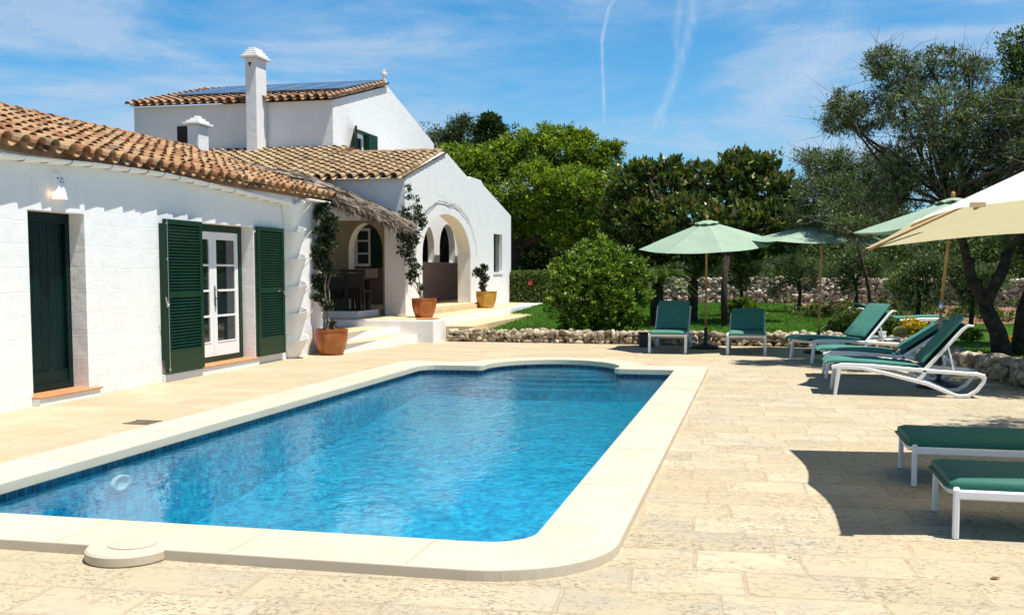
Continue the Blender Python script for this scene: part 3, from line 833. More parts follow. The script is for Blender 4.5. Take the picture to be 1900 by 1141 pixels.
# ================================================================= LOW WING
XW = -8.05
TX = lambda u, v, d: (d, u, v)      # polygon in (y,z), depth along x
TY = lambda u, v, d: (u, d, v)      # polygon in (x,z), depth along y
low_w = empty('pool_wing', (XW, 12, 0), 0, label='long low whitewashed wing with clay tile roof along the left of the pool', cat='house wing')
def part(mb, name, m, parent, **k):
    L = parent.matrix_world if False else None
    off = Vector((0, 0, 0)); q = parent
    while q is not None: off += q.location; q = q.parent
    mb.v = [(x - off.x, y - off.y, z - off.z) for x, y, z in mb.v]
    return mb.build(name, m, parent, **k)
rect = lambda a, b_, c_, d_: [(a, c_), (b_, c_), (b_, d_), (a, d_)]
m = MB()
m.prism([(3, -.05), (18.65, -.05), (18.65, 2.90), (3, 2.90)], [rect(10.40, 11.43, .09, 2.24), rect(14.03, 15.87, .12, 2.26)], TX, XW - .30, XW)
m.prism([(-13.6, -.05), (XW - .302, -.05), (XW - .302, 2.93), (-10.8, 3.74), (-13.6, 2.8)], [], TY, 18.35, 18.648)
part(m, 'wall', M['wall'], low_w)
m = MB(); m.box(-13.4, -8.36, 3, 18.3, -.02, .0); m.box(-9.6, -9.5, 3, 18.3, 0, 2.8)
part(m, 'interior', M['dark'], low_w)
# roof deck and tiles
EX, EZ, RX_, RZ = -7.93, 2.885, -10.8, 3.81
sl_len = math.hypot(EX - RX_, RZ - EZ); upv = Vector((RX_ - EX, 0, RZ - EZ)).normalized()
m = MB()
m.add([(-8.0, 3, EZ - .0 + .045), (-8.0, 18.85, EZ + .045), (RX_, 18.85, RZ), (RX_, 3, RZ), (-13.8, 18.85, 2.86), (-13.8, 3, 2.86)], [(0, 1, 2, 3), (3, 2, 4, 5)])
m.add([(-8.0, 3, EZ - .03), (-8.0, 18.85, EZ - .03), (RX_, 18.85, RZ - .08), (RX_, 3, RZ - .08)], [(0, 3, 2, 1)])
m.add([(-8.0, 3, EZ - .03), (-8.0, 18.85, EZ - .03), (-8.0, 18.85, EZ + .045), (-8.0, 3, EZ + .045)], [(0, 1, 2, 3)])
rf = part(m, 'roof', M['tileC'], low_w, recalc=False)
def reroot(o, parent):
    """o built in world coordinates -> local to parent chain"""
    off = Vector((0, 0, 0)); q = parent
    while q is not None: off += q.location; q = q.parent
    o.parent = parent; o.location = -off
    return o
t = barrel_roof('roof_tiles', (EX, 3.1, EZ), (0, 1, 0), tuple(upv), 15.75, sl_len, .27, .33, M['tileA'], None, 5, .088, .06); reroot(t, rf)
t = ridge_tiles('ridge_tiles', (RX_, 3, RZ + .09), (RX_, 18.9, RZ + .09), M['tileC'], None, 3); reroot(t, rf)
m = MB(); m.box(RX_ - .13, RX_ + .12, 3, 18.85, RZ - .05, RZ + .10); part(m, 'ridge_mortar', M['ridge'], rf)

# plinth steps under the two doors
def door_step(y0, y1, x1, parent, name, z, ty0, ty1):
    m = MB(); m.box(XW - .29, x1, y0, y1, -.02, z - .022); s = part(m, 'door_step', M['smoothwhite'], parent, bevel=.006)
    m = MB(); m.box(XW - .285, x1 + .02, ty0, ty1, z - .022, z); 
    q = part(m, 'step_tile', M['terra'], s, bevel=.005)
    return s
door_step(10.38, 11.52, XW + .10, low_w, 's', .11, 10.37, 11.55)
s2 = door_step(13.06, 15.90, XW + .06, low_w, 's', .125, 14.06, 15.93)

# weathered plank door
dr = empty('door', (-.26, -1.09, .0)); dr.parent = low_w
m = MB()
for k_ in range(6):
    a = 10.49 + k_ * .142; m.box(XW - .285, XW - .255, a, a + .138, .20, 2.12)
m.box(XW - .255, XW - .225, 10.49, 11.35, .20, .34)
part(m, 'panel', M['greendoor'], dr, bevel=.003)
m = MB(); m.box(XW - .29, XW - .21, 10.403, 10.49, .112, 2.238); m.box(XW - .29, XW - .21, 11.345, 11.427, .112, 2.238); m.box(XW - .29, XW - .212, 10.49, 11.345, 2.12, 2.238); m.box(XW - .29, XW - .21, 10.49, 11.345, .112, .2)
part(m, 'frame', M['greendoor'], dr, bevel=.004)

# french door: green frame, two white glazed leaves
fd = empty('french_door', (-.26, 2.95, 0)); fd.parent = low_w
m = MB(); X0 = XW - .29
m.box(X0, X0 + .08, 14.033, 14.13, .127, 2.257); m.box(X0, X0 + .08, 15.77, 15.867, .127, 2.257); m.box(X0, X0 + .079, 14.13, 15.77, 2.16, 2.257); m.box(X0, X0 + .078, 14.13, 15.77, .127, .20)
part(m, 'frame', M['green'], fd, bevel=.005)
def leaf_door(y0, y1):
    e = empty('door_leaf', (0, 0, 0)); e.parent = fd
    m = MB(); x0, x1 = X0 + .02, X0 + .065; st = .105
    m.box(x0, x1, y0, y0 + st, .21, 2.15); m.box(x0, x1, y1 - st, y1, .21, 2.15)
    m.box(x0, x1, y0 + st, y1 - st, 2.03, 2.15); m.box(x0, x1, y0 + st, y1 - st, .21, .44)
    for k_ in (1, 2, 3):
        z = .44 + (2.03 - .44) * k_ / 4; m.box(x0 + .006, x1 - .004, y0 + st, y1 - st, z - .016, z + .016)
    m.box(x1, x1 + .008, y0 + st - .015, y1 - st + .015, .425, .44); 
    f_ = part(m, 'sash', M['whitepaint'], e, bevel=.004)
    m = MB(); m.box(x0 + .018, x0 + .024, y0 + st, y1 - st, .44, 2.03); part(m, 'glass', M['pane'], e)
    return e
leaf_door(14.14, 14.945); l2 = leaf_door(14.955, 15.76)
m = MB()
m.box(X0 + .065, X0 + .073, 14.97, 15.00, 1.02, 1.30); m.tube([(X0 + .07, 14.985, 1.26), (X0 + .12, 15.02, 1.22), (X0 + .125, 15.02, 1.14), (X0 + .07, 14.985, 1.10)], .008, 6)
m.tube([(X0 + .072, 14.985, 1.32), (X0 + .072, 14.985, 1.00)], [.004, .012], 6); m.tube([(X0 + .07, 14.985, 1.02), (X0 + .075, 14.985, .90)], [.008, .003], 6)
part(m, 'handle', M['iron'], l2, smooth=True)
# curtain seen through the right leaf
m = MB(); m.box(X0 - .09, X0 - .075, 15.25, 15.72, .3, 2.1)

def shutter(y0, y1, z0, z1, parent, loc_x=XW + .03, stile=.085, hinge_left=True, bot=.30):
    e = empty('shutter', (0, 0, 0)); e.parent = parent
    x0, x1 = loc_x, loc_x + .042
    m = MB(); mid = z0 + (z1 - z0) * .505
    m.box(x0, x1, y0, y0 + stile, z0, z1); m.box(x0, x1, y1 - stile, y1, z0, z1)
    m.box(x0, x1, y0 + stile, y1 - stile, z1 - .07, z1); m.box(x0, x1, y0 + stile, y1 - stile, z0, z0 + bot); m.box(x0, x1, y0 + stile, y1 - stile, mid - .035, mid + .035)
    part(m, 'shutter_frame', M['green'], e, bevel=.003)
    m = MB()
    for a, b_ in ((z0 + bot, mid - .035), (mid + .035, z1 - .07)):
        k_ = int((b_ - a) / .042)
        for i in range(k_):
            z = a + (i + .5) * (b_ - a) / k_
            Mx = Matrix.Translation((x0 + .021, 0, z)) @ Matrix.Rotation(R(-38), 4, 'Y')
            m.box(-.004, .004, y0 + stile, y1 - stile, -.026, .026, Mx)
    part(m, 'louvre', M['green'], e)
    yb = y0 + .03 if hinge_left else y1 - .03
    m = MB(); m.tube([(x1 + .012, yb, z0 + .01), (x1 + .012, yb, z1 - .01)], .0065, 6)
    for z in (z0 + .05, mid - .1, mid + .5, z1 - .06): m.box(x1, x1 + .02, yb - .014, yb + .014, z - .012, z + .012)
    m.tube([(x1 + .015, yb, mid - .12), (x1 + .03, yb + .05 * (-1 if hinge_left else 1), mid - .16), (x1 + .03, yb - .09, mid - .02)], .009, 6)
    part(m, 'shutter_bolt', M['steel'], e)
    return e
shutter(13.06, 14.06, .13, 2.26, low_w, XW + .065, hinge_left=True)
shutter(15.89, 16.88, .13, 2.27, low_w, XW + .03, hinge_left=False)
m = MB(); m.box(XW + .0, XW + .06, 13.07, 13.12, .3, 2.2); part(m, 'shutter_hinge', M['green'], low_w)

# gutter of overlapping half tiles, whitewashed, running under the eave
def gz(y):
    pts = [(3, 2.80), (8, 2.80), (10, 2.80), (11.6, 2.865), (12.9, 2.88), (13.9, 2.85), (16.1, 2.76), (17.3, 2.71)]
    for (a, za), (b_, zb) in zip(pts, pts[1:]):
        if a <= y <= b_: return za + (zb - za) * (y - a) / (b_ - a)
    return pts[-1][1]
m = MB(); y = 3.0; k_ = 0
while y < 17.1:
    vs = []; ln = .40
    for q, rad in ((y, .105), (y + ln * 1.1, .074)):
        for th in (0, .013):
            for i in range(9):
                an = math.pi + math.pi * i / 8
                vs.append((XW + .085 + (rad - th) * math.cos(an), q, gz(min(q, 17.2)) + .0 + (rad - th) * .62 * math.sin(an)))
    f = []
    for i in range(8):
        f += [(i, i + 1, 19 + i, 18 + i), (9 + i, 27 + i, 28 + i, 10 + i), (i, 9 + i, 10 + i, i + 1), (18 + i, 19 + i, 28 + i, 27 + i)]
    f += [(0, 18, 27, 9), (8, 17, 35, 26)]
    m.add(vs, f); y += ln; k_ += 1
part(m, 'gutter', M['smoothwhite'], low_w)
# stepped downpipe of flared half tiles
dp = MB()
for k_ in range(6):
    zt = 2.68 - k_ * .475
    yc = 17.16 + .012 * k_
    zb = max(zt - .56, 0.0)
    vs = []
    for (z, rad, lean_) in ((zt, .235, .10), (zb, .135, .0)):
        for th in (0, .016):
            for i in range(13):
                an = -math.pi * .5 + math.pi * i / 12
                # the far lip flares out more than the near one
                fl = 1 + (.45 * (i / 12) ** 2 if z == zt else 0)
                vs.append((XW + .005 + lean_ * math.cos(an) + (rad - th) * math.cos(an) * .95, yc + (rad - th) * math.sin(an) * fl, z + (.14 * (i / 12) ** 1.5 if z == zt else 0)))
    f = []; n_ = 13
    for i in range(n_ - 1):
        f += [(i, i + 1, 2 * n_ + i + 1, 2 * n_ + i), (n_ + i, 3 * n_ + i, 3 * n_ + i + 1, n_ + i + 1), (i, n_ + i, n_ + i + 1, i + 1), (2 * n_ + i, 2 * n_ + i + 1, 3 * n_ + i + 1, 3 * n_ + i)]
    dp.add(vs, f)
for k_ in range(5):
    zt = 2.68 - k_ * .475 + .06; yc = 17.36
    a_ = Vector((XW + .02, yc - .02, zt - .36)); b_ = Vector((XW + .26, yc + .24, zt + .0)); dn_ = Vector((-.05, .0, -.10)); tk = Vector((.012, -.012, 0))
    q_ = [a_, b_, b_ + dn_ * .35, a_ + dn_ * 1.2]
    dp.add(q_ + [v_ + tk for v_ in q_], [(0, 1, 2, 3), (7, 6, 5, 4), (0, 4, 5, 1), (1, 5, 6, 2), (2, 6, 7, 3), (3, 7, 4, 0)])
part(dp, 'downpipe', M['smoothwhite'], low_w, autosmooth=40)
m = MB(); m.box(XW - .02, XW + .22, 17.62, 18.62, 2.80, 2.835); part(m, 'cornice', M['smoothwhite'], low_w, bevel=.01)

# ceramic wall light
lamp = empty('wall_light', (XW, 10.92, 2.38), 0, label='small white ceramic wall light with pierced holes, glowing above the green door', cat='wall light')
m = MB(); n_ = 14; vs = []
for z, rad in ((.0, .125), (.30, .062)):
    for th in (0, .008):
        for i in range(n_ + 1):
            an = -math.pi / 2 + math.pi * i / n_
            vs.append(((rad - th) * math.cos(an), (rad - th) * math.sin(an), z))
k = n_ + 1; f = []
for i in range(n_):
    f += [(i, i + 1, 2 * k + i + 1, 2 * k + i), (k + i, 3 * k + i, 3 * k + i + 1, k + i + 1), (i, k + i, k + i + 1, i + 1), (2 * k + i, 3 * k + i, 3 * k + i + 1, 2 * k + i + 1)]
m.add(vs, f); m.build('shade', M['whitepaint'], lamp, autosmooth=40)
m = MB()
for z, aa_ in ((.245, -38), (.245, 0), (.245, 38), (.205, -18), (.205, 20)):
    rad = .125 - .063 * z / .30 + .0015
    c0 = Vector((rad * math.cos(R(aa_)), rad * math.sin(R(aa_)), z)); d0 = Vector((math.cos(R(aa_)), math.sin(R(aa_)), .2))
    m.tube([c0 - d0 * .003, c0 + d0 * .002], .0105, 8)
m.build('pierced_hole', M['dark'], lamp)
em, en, eb = mat('warm_bulb'); P(en, eb, Base_Color=(.8, .6, .4)); eb.inputs['Emission Color'].default_value = (1, .55, .18, 1); eb.inputs['Emission Strength'].default_value = 4
m = MB(); m.lathe([(0, -.025), (.018, -.015), (.022, 0), (.012, .03), (0, .04)], 12, (.045, .0, .10)); m.build('bulb', em, lamp, smooth=True)
pl = bpy.data.lights.new('lamp_glow', 'POINT'); pl.energy = .10; pl.color = (1, .55, .2); pl.shadow_soft_size = .02
plo = bpy.data.objects.new('lamp_glow', pl); COL.objects.link(plo); plo.parent = lamp; plo.location = (.05, -.125, .06)

# ================================================================= PORCH WING (gable with the big arch)
pw = empty('arcade_wing', (XW, 27, 0), 0, label='white gabled porch wing with a wide open arch above the terrace steps', cat='house wing')
def arch(u0, u1, zb, zs, zt, n=24, exp=1.0):
    c_, a = (u0 + u1) / 2, (u1 - u0) / 2
    return [(u0, zb), (u1, zb)] + [(c_ + a * math.cos(R(180 * i / n)), zs + (zt - zs) * math.sin(R(180 * i / n)) ** exp) for i in range(n + 1)]
gable = [(23.5, .0), (34.36, .0), (34.36, 3.36), (30.75, 4.10), (30.45, 4.22), (29.25, 4.22), (29.2, 4.13), (26.95, 4.64), (26.7, 4.64), (23.5, 3.70)]
m = MB()
m.prism(gable, [arch(24.80, 29.26, .55, 1.95, 3.04), rect(32.0, 33.12, 1.50, 2.70)], TX, XW - .38, XW)
# wall facing the pool with the smaller arch
m.prism([(-17.5, 0), (XW - .382, 0), (XW - .382, 3.70), (-17.5, 3.70)], [arch(-9.46, -8.60, .45, 2.0, 2.66)], TY, 23.502, 23.85)
m.box(-11.4, XW - .382, 34.0, 34.35, 0, 3.3)
part(m, 'wall', M['wall'], pw)
m = MB()
# back wall inside the dining porch and the mid partition
m.box(-13.0, -9.0, 27.4, 27.6, .4, 3.9); m.box(-9.16, -9.0, 23.86, 27.4, .4, .5)
part(m, 'interior_wall', M['inside'], pw)
m = MB()
def parch(u0, u1, zb, zs, zt): # pointed
    c_ = (u0 + u1) / 2; pts = [(u0, zb), (u1, zb), (u1, zs)]
    for i in range(1, 8): t_ = i / 8; pts.append((u1 + (c_ - u1) * (1 - math.cos(t_ * math.pi / 2)) ** .9, zs + (zt - zs) * math.sin(t_ * math.pi / 2)))
    pts.append((c_, zt))
    for i in range(7, 0, -1): t_ = i / 8; pts.append((u0 + (c_ - u0) * (1 - math.cos(t_ * math.pi / 2)) ** .9, zs + (zt - zs) * math.sin(t_ * math.pi / 2)))
    pts.append((u0, zs)); return pts
m.prism(rect(28.0, 33.99, .5, 3.6), [arch(29.6, 30.75, 1.80, 2.2, 2.85), arch(31.3, 33.0, 1.80, 2.25, 3.0)], TX, -9.80, -9.6)
part(m, 'inner_arcade', M['smoothwhite'], pw)
m = MB(); m.box(-9.598, -9.50, 28.0, 33.98, .5, 1.79); part(m, 'parapet', M['mauve'], pw, bevel=.01)
m = MB(); m.box(-9.18, XW - .39, 27.0, 33.9, 3.18, 3.30); m.box(-11.6, -9.97, 28, 33.9, 3.2, 3.3); part(m, 'arcade_shade_slab', M['smoothwhite'], pw)  # unseen slabs added so sun strikes only the upper arcade wall
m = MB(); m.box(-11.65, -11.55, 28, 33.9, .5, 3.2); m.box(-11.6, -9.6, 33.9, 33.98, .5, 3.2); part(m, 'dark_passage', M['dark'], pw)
m = MB(); m.box(XW - .14, XW - .11, 32.001, 33.119, 1.501, 2.699); part(m, 'window', M['pane'], pw)
m = MB(); m.box(XW - .1, XW + .03, 31.95, 33.17, 1.44, 1.499); part(m, 'window_sill', M['smoothwhite'], pw)
m = MB(); m.box(-13, XW - .004, 23.9, 33.9, .40, .62); m.box(XW + .001, XW + .34, 24.3, 29.85, .49, .60); m.box(XW + .001, XW + .28, 24.3, 29.85, .60, .64)
part(m, 'threshold', M['cream'], pw, bevel=.01)
# roof over the porch
upb = Vector((0, 3.3, .93)).normalized()
m = MB()
m.add([(-17.5, 23.4, 3.70), (XW - .06, 23.4, 3.70), (XW - .06, 26.8, 4.60), (-10.9, 26.8, 4.60), (-10.9, 28.0, 4.93), (-17.5, 28.0, 4.93)], [(0, 1, 2, 3), (0, 3, 4, 5)])
m.add([(-11.6, 26.8, 4.60), (XW - .42, 26.8, 4.60), (XW - .42, 28.4, 4.22), (-11.6, 28.4, 4.22)], [(0, 1, 2, 3)])
rb = part(m, 'roof', M['tileC'], pw, recalc=False)
so_ = math.hypot(3.4, .9)
t = barrel_roof('roof_tiles', (-10.93, 23.32, 3.66), (1, 0, 0), tuple(Vector((0, 3.4, .9)).normalized()), 2.75, so_ + .06, .27, .33, M['tileB'], None, 15, .09, .06); reroot(t, rb)
t = barrel_roof('roof_tiles', (-17.48, 23.32, 3.66), (1, 0, 0), tuple(Vector((0, 4.6, 1.25)).normalized()), 6.45, math.hypot(4.65, 1.27), .27, .33, M['tileB'], None, 16, .09, .06); reroot(t, rb)
t = ridge_tiles('ridge_tiles', (-10.9, 26.85, 4.66), (XW - .08, 26.85, 4.66), M['tileB'], None, 8, .12); reroot(t, rb)
m = MB(); m.prism(rect(-13, -8.56, .50, 2.72), [arch(-9.46, -8.60, .45, 2.0, 2.66)], TY, 23.485, 23.5016); part(m, 'porch_shade_panel', M['porchshade'], pw)  # thin panel added to carry the painted shade of the porch wall
# window on the back wall of the dining porch
wr = empty('window', (-2.55, .38, 0)); wr.parent = pw
a0, b0 = at(659, 424, 27.38), at(690, 494, 27.38)
m = MB(); xa, xb, za, zb = a0.x, b0.x, b0.z, a0.z
m.box(xa, xa + .07, 27.30, 27.38, za, zb); m.box(xb - .07, xb, 27.30, 27.38, za, zb); m.box(xa + .07, xb - .07, 27.30, 27.38, zb - .07, zb); m.box(xa + .07, xb - .07, 27.30, 27.38, za, za + .07)
for k_ in (1, 2): z = za + (zb - za) * k_ / 3; m.box(xa + .07, xb - .07, 27.31, 27.37, z - .02, z + .02)
part(m, 'window_frame', M['whitepaint'], wr)
m = MB(); m.box(xa - .16, xb + .16, 27.33, 27.398, za - .32, za - .06); part(m, 'lit_wall_patch', simple('lit_pink_plaster', (.50, .38, .34), .9, .05), wr)  # paler patch paints the lit part of the back wall
m = MB(); m.box(xa + .07, xb - .07, 27.36, 27.375, za + .07, zb - .07); part(m, 'pane', M['pane'], wr)
m = MB(); m.box(xb + .01, xb + .38, 27.28, 27.37, za - .05, zb + .05); m.box(xa - .14, xa - .02, 27.28, 27.37, za - .05, zb + .05); part(m, 'shutter', M['green'], wr)

# ================================================================= MAIN HOUSE
XU, YU = -11.7, 28.0
mh = empty('main_house', (XU, YU, 0), 0, label='tall white two-storey house with solar panels and tall chimney behind the porch', cat='house')
m = MB()
m.prism([(28.0, .0), (37.5, .0), (37.5, 6.20), (32.55, 7.45), (28.0, 6.32)], [rect(29.78, 30.62, 4.55, 5.68), rect(34.5, 35.4, 4.6, 5.60)], TX, XU - .35, XU)
m.box(-17.95, XU - .352, YU, YU + .35, 0, 6.32)
m.box(-17.95, -17.6, YU + .352, 37.5, 0, 6.2); m.box(-17.6, XU - .352, 37.2, 37.5, 0, 6.2)
part(m, 'wall', M['wall'], mh)
m = MB(); slope = (7.50 - 6.36) / 4.55
m.add([(-18.05, 27.9, 6.33), (XU - .05, 27.9, 6.33), (XU - .05, 32.55, 7.50), (-18.05, 32.55, 7.50), (-18.05, 37.6, 6.22), (XU - .05, 37.6, 6.22)], [(0, 1, 2, 3), (3, 2, 5, 4)])
rm = part(m, 'roof', M['tileC'], mh, recalc=False)
t = barrel_roof('roof_tiles', (-17.98, 27.78, 6.31), (1, 0, 0), tuple(Vector((0, 4.6, 1.16)).normalized()), 6.28, 4.8, .268, .33, M['tileC'], None, 25, .09, .04); reroot(t, rm)
t = barrel_roof('roof_tiles', (XU - 1.46, 37.65, 6.2), (1, 0, 0), tuple(Vector((0, -5.0, 1.26)).normalized()), 1.3, 5.15, .27, .33, M['tileC'], None, 26, .09, .04); reroot(t, rm)
t = ridge_tiles('ridge_tiles', (-18.0, 32.55, 7.53), (XU - .06, 32.55, 7.53), M['tileC'], None, 9, .11); reroot(t, rm)
# solar panels standing just off the tiles
def pv():
    m_, n, b = mat('solar_glass')
    P(n, b, Base_Color=n.mix(n.noise(objc(n), 3), (.02, .07, .16), (.03, .10, .22)), Roughness=.12)
    b.inputs['Specular IOR Level'].default_value = .8
    return m_
M['pv'] = pv()
def roofpt(x, s, h): return Vector((x, 27.9, 6.33)) + Vector((0, 4.65, 1.17)).normalized() * s + Vector((0, -1.17, 4.65)).normalized() * h
for i in range(6):
    xa = -16.95 + i * .87; g_ = empty('solar_panel', (0, 0, 0)); g_.parent = mh
    m = MB(); o_ = [roofpt(xa, .95, .235), roofpt(xa + .83, .95, .235), roofpt(xa + .83, 4.0, .20), roofpt(xa, 4.0, .20)]
    lo_ = [q - Vector((0, 0, .05)) for q in o_]
    m.add(o_ + lo_, [(0, 1, 2, 3), (7, 6, 5, 4), (0, 4, 5, 1), (1, 5, 6, 2), (2, 6, 7, 3), (3, 7, 4, 0)]); part(m, 'panel', M['pv'], g_)
    m = MB()
    for a, b_ in zip(o_, o_[1:] + o_[:1]): m.bar([a + Vector((0, 0, .004)), b_ + Vector((0, 0, .004))], .03, .02, (0, 0, 1))
    part(m, 'panel_frame', M['steel'], g_)
m = MB()
for s in (1.1, 2.4, 3.8): m.bar([roofpt(-17.0, s, .16), roofpt(-11.9, s, .16)], .05, .05, (0, 0, 1))
m.bar([roofpt(-17.0, .98, .16), roofpt(-11.9, .98, .16)], .12, .03, (0, 0, 1))
part(m, 'panel_rail', M['iron'], mh)
# chimneys
def chimney(parent, x0, x1, y0, y1, z0, z1, cap):
    e = empty('chimney', (0, 0, 0)); e.parent = parent
    m = MB(); m.box(x0, x1, y0, y1, z0, z1)
    part(m, 'chimney_stack', M['wall'], e, bevel=.02)
    m = MB(); z = z1
    for k_ in range(cap):
        gr = .09 - k_ * (.09 + (x1 - x0) / 2 - .05) / cap
        m.box(x0 - gr, x1 + gr, y0 - gr, y1 + gr, z + .001 * k_, z + .075); z += .075
    part(m, 'chimney_cap', M['smoothwhite'], e, bevel=.015)
    return e
a1, b1 = at(454, 108, 27.35), at(475, 108, 27.35)
chimney(mh, a1.x, b1.x, 27.35, 27.98, 3.9, a1.z, 4)
m = MB(); q = at(463, 116, 27.34); m.prism([(q.x - .05, q.z), (q.x + .05, q.z), (q.x, q.z - .13)], [], TY, 27.343, 27.348); part(m, 'chimney_vent', M['dark'], mh)
a2, b2 = at(347, 232, 20.0), at(368, 232, 20.0)
ch2 = empty('small_chimney', (a2.x, 20, 3.0), 0, label='short white chimney with stepped cap behind the low wing ridge', cat='chimney')
m = MB(); m.box(a2.x, b2.x, 20.0, 20.42, 2.6, a2.z); part(m, 'stack', M['wall'], ch2, bevel=.015)
m = MB(); z = a2.z; cxm, cym = (a2.x + b2.x) / 2, 20.21
for k_, hw in enumerate((.20, .15, .10, .05)): m.box(cxm - hw, cxm + hw, cym - hw * 1.45, cym + hw * 1.45, z, z + .05); z += .05
part(m, 'stepped_cap', M['smoothwhite'], ch2, bevel=.008)
a3, b3 = at(329, 235, 27.99), at(349, 266, 27.99)
m = MB(); m.box(a3.x, b3.x, 27.97, 27.995, b3.z, a3.z); part(m, 'window', M['dark'], mh)
# gable window with green shutters
gw = empty('window', (0, 2.2, 5)); gw.parent = mh
m = MB(); m.box(XU - .16, XU - .10, 29.80, 29.90, 4.56, 5.66); m.box(XU - .16, XU - .10, 30.50, 30.60, 4.56, 5.66); m.box(XU - .16, XU - .10, 29.90, 30.50, 5.54, 5.66)
m.box(XU - .15, XU - .11, 29.90, 30.50, 4.90, 4.95); m.box(XU - .16, XU - .10, 29.90, 30.50, 4.56, 4.64); part(m, 'window_frame', M['whitepaint'], gw)
m = MB(); m.box(XU - .14, XU - .13, 29.90, 30.50, 4.64, 5.54); part(m, 'pane', M['pane'], gw)
m = MB(); m.box(XU - .12, XU + .02, 29.74, 29.80, 4.55, 5.74); m.box(XU - .12, XU + .02, 30.60, 30.66, 4.55, 5.74); m.box(XU - .12, XU + .02, 29.80, 30.60, 5.66, 5.74); part(m, 'frame', M['green'], gw)
m = MB(); m.box(XU + .02, XU + .72, 29.66, 29.72, 4.55, 5.74, Matrix.Translation((XU, 29.7, 0)) @ Matrix.Rotation(R(-66), 4, 'Z') @ Matrix.Translation((-XU, -29.7, 0)))
part(m, 'shutter', M['green'], gw)
m = MB(); m.box(XU + .01, XU + .05, 30.68, 31.45, 4.55, 5.72); part(m, 'shutter', M['green'], gw)
m = MB(); m.box(XU - .2, XU - .1, 34.5, 35.4, 4.6, 5.6); part(m, 'window', M['pane'], mh)
# stone cross finial
q = Vector((XU - .12, 32.55, 7.58))
m = MB(); m.box(q.x - .07, q.x + .07, q.y - .05, q.y + .05, q.z - .1, q.z + .10); m.box(q.x - .035, q.x + .035, q.y - .04, q.y + .04, q.z + .10, q.z + .42)
m.box(q.x - .04, q.x + .04, q.y - .17, q.y + .17, q.z + .22, q.z + .31); m.box(q.x - .10, q.x + .10, q.y - .038, q.y + .038, q.z + .225, q.z + .305)
part(m, 'finial', M['smoothwhite'], mh, bevel=.012)

# ================================================================= TERRACE STEPS
st_ = empty('terrace_steps', (-7.5, 22, 0), 0, label='cream and white stone steps and landing leading up to the arched porch', cat='steps')
m = MB()
S = lambda poly, z0, z1: m.prism(poly, [], T, z0, z1)
S([(-7.62, 18.35), (-7.10, 21.50), (-13, 21.50), (-13, 18.66), (-8.03, 18.66), (-8.03, 18.35)], -.02, .165)
S([(-8.02, 18.68), (-7.50, 21.498), (-13, 21.498), (-13, 18.68)], .166, .33)
part(m, 'lower_step', M['smoothwhite'], st_, bevel=.015)
m = MB(); S([(-7.90, 18.78), (-7.60, 21.45), (-12.9, 21.45), (-12.9, 18.78)], .3305, .334); S([(-7.56, 18.45), (-7.16, 21.45), (-7.52, 21.45), (-7.98, 18.6)], .1655, .169)
part(m, 'tread', M['cream'], st_)
m = MB(); S([(-13, 21.50), (-6.74, 21.50), (-6.74, 22.45), (-6.90, 22.46), (-6.90, 34.3), (-13, 34.3)], -.02, .478)
part(m, 'landing_block', M['wall'], st_, bevel=.015)
m = MB(); S([(-12.9, 21.54), (-6.78, 21.54), (-6.78, 22.4), (-6.93, 22.46), (-6.93, 29.6), (-7.5, 34.2), (-12.9, 34.2)], .4785, .49)
part(m, 'landing_top', M['cream'], st_)
m = MB(); S([(-12.9, 22.1), (-8.7, 22.1), (-8.7, 23.49), (-12.9, 23.49)], .491, .64)
part(m, 'porch_floor', M['smoothwhite'], st_)
m = MB(); m.box(-12.8, -8.72, 22.12, 23.48, .6405, .645); part(m, 'porch_tile', simple('dark_brown_tile', (.10, .04, .02), .6, .2, 5), st_)
m = MB()
S([(-6.899, 22.46), (-6.12, 22.46), (-6.12, 29.0), (-6.60, 29.3), (-6.899, 33)], -.02, .325); S([(-6.119, 22.46), (-5.42, 22.46), (-5.42, 28.6), (-6.119, 28.9)], -.02, .165)
part(m, 'side_step', M['cream'], st_, bevel=.012)
tp = MB(); tp.box(-7.22, -6.80, 21.75, 22.12, .4905, .515)
tag(tp.build('terracotta_tile', M['terra'], bevel=.004), 'loose square terracotta tile lying on the landing in front of a pot', 'tile')

# ================================================================= THATCH AWNING
th = empty('thatched_awning', (-8.5, 21, 2.5), 0, label='grey palm thatch awning hanging over the dining porch', cat='awning')
N_ = 17000
yy = rng.uniform(18.75, 23.45, N_); tt = rng.uniform(0, 1, N_) ** .8
eave_z = 2.88 - .085 * (yy - 18.7) ; ex = -7.78 + .02 * rng.normal(size=N_)
topx = -10.5; topz = 3.68
x0 = ex + (topx - ex) * tt; z0 = eave_z + (topz - eave_z) * tt + rng.uniform(0, .10, N_) + .04 * np.sin(yy * 5)
ln = rng.uniform(.25, .75, N_); spread = rng.normal(0, .35, N_)
dx = np.cos(.42) * ln; dz = -np.sin(.42) * ln * rng.uniform(.5, 1.15, N_)
hang = tt < .13
dx = np.where(hang, rng.uniform(-.03, .22, N_), dx); dz = np.where(hang, -rng.uniform(.08, .32, N_), dz)
over = np.clip(x0 + dx - (-7.62), 0, None); dx = dx - over * .8; dz = dz - over * .6
w_ = rng.uniform(.006, .018, N_)
A0 = np.stack([x0, yy, z0], 1); B0 = A0 + np.stack([dx * .5, spread * ln * .25, dz * .40 + rng.uniform(0, .05, N_)], 1); C0 = A0 + np.stack([dx, spread * ln * .6, dz], 1)
wv = np.stack([np.zeros(N_), w_, w_ * rng.normal(0, .8, N_)], 1)
V = np.stack([A0 - wv, A0 + wv, B0 - wv, B0 + wv, C0 - wv * .3, C0 + wv * .3], 1).reshape(-1, 3)
base = (np.arange(N_) * 6)[:, None]
Fq = np.concatenate([base + np.array([0, 1, 3, 2]), base + np.array([2, 3, 5, 4])])
off = np.array([-8.5, 21, 2.5])
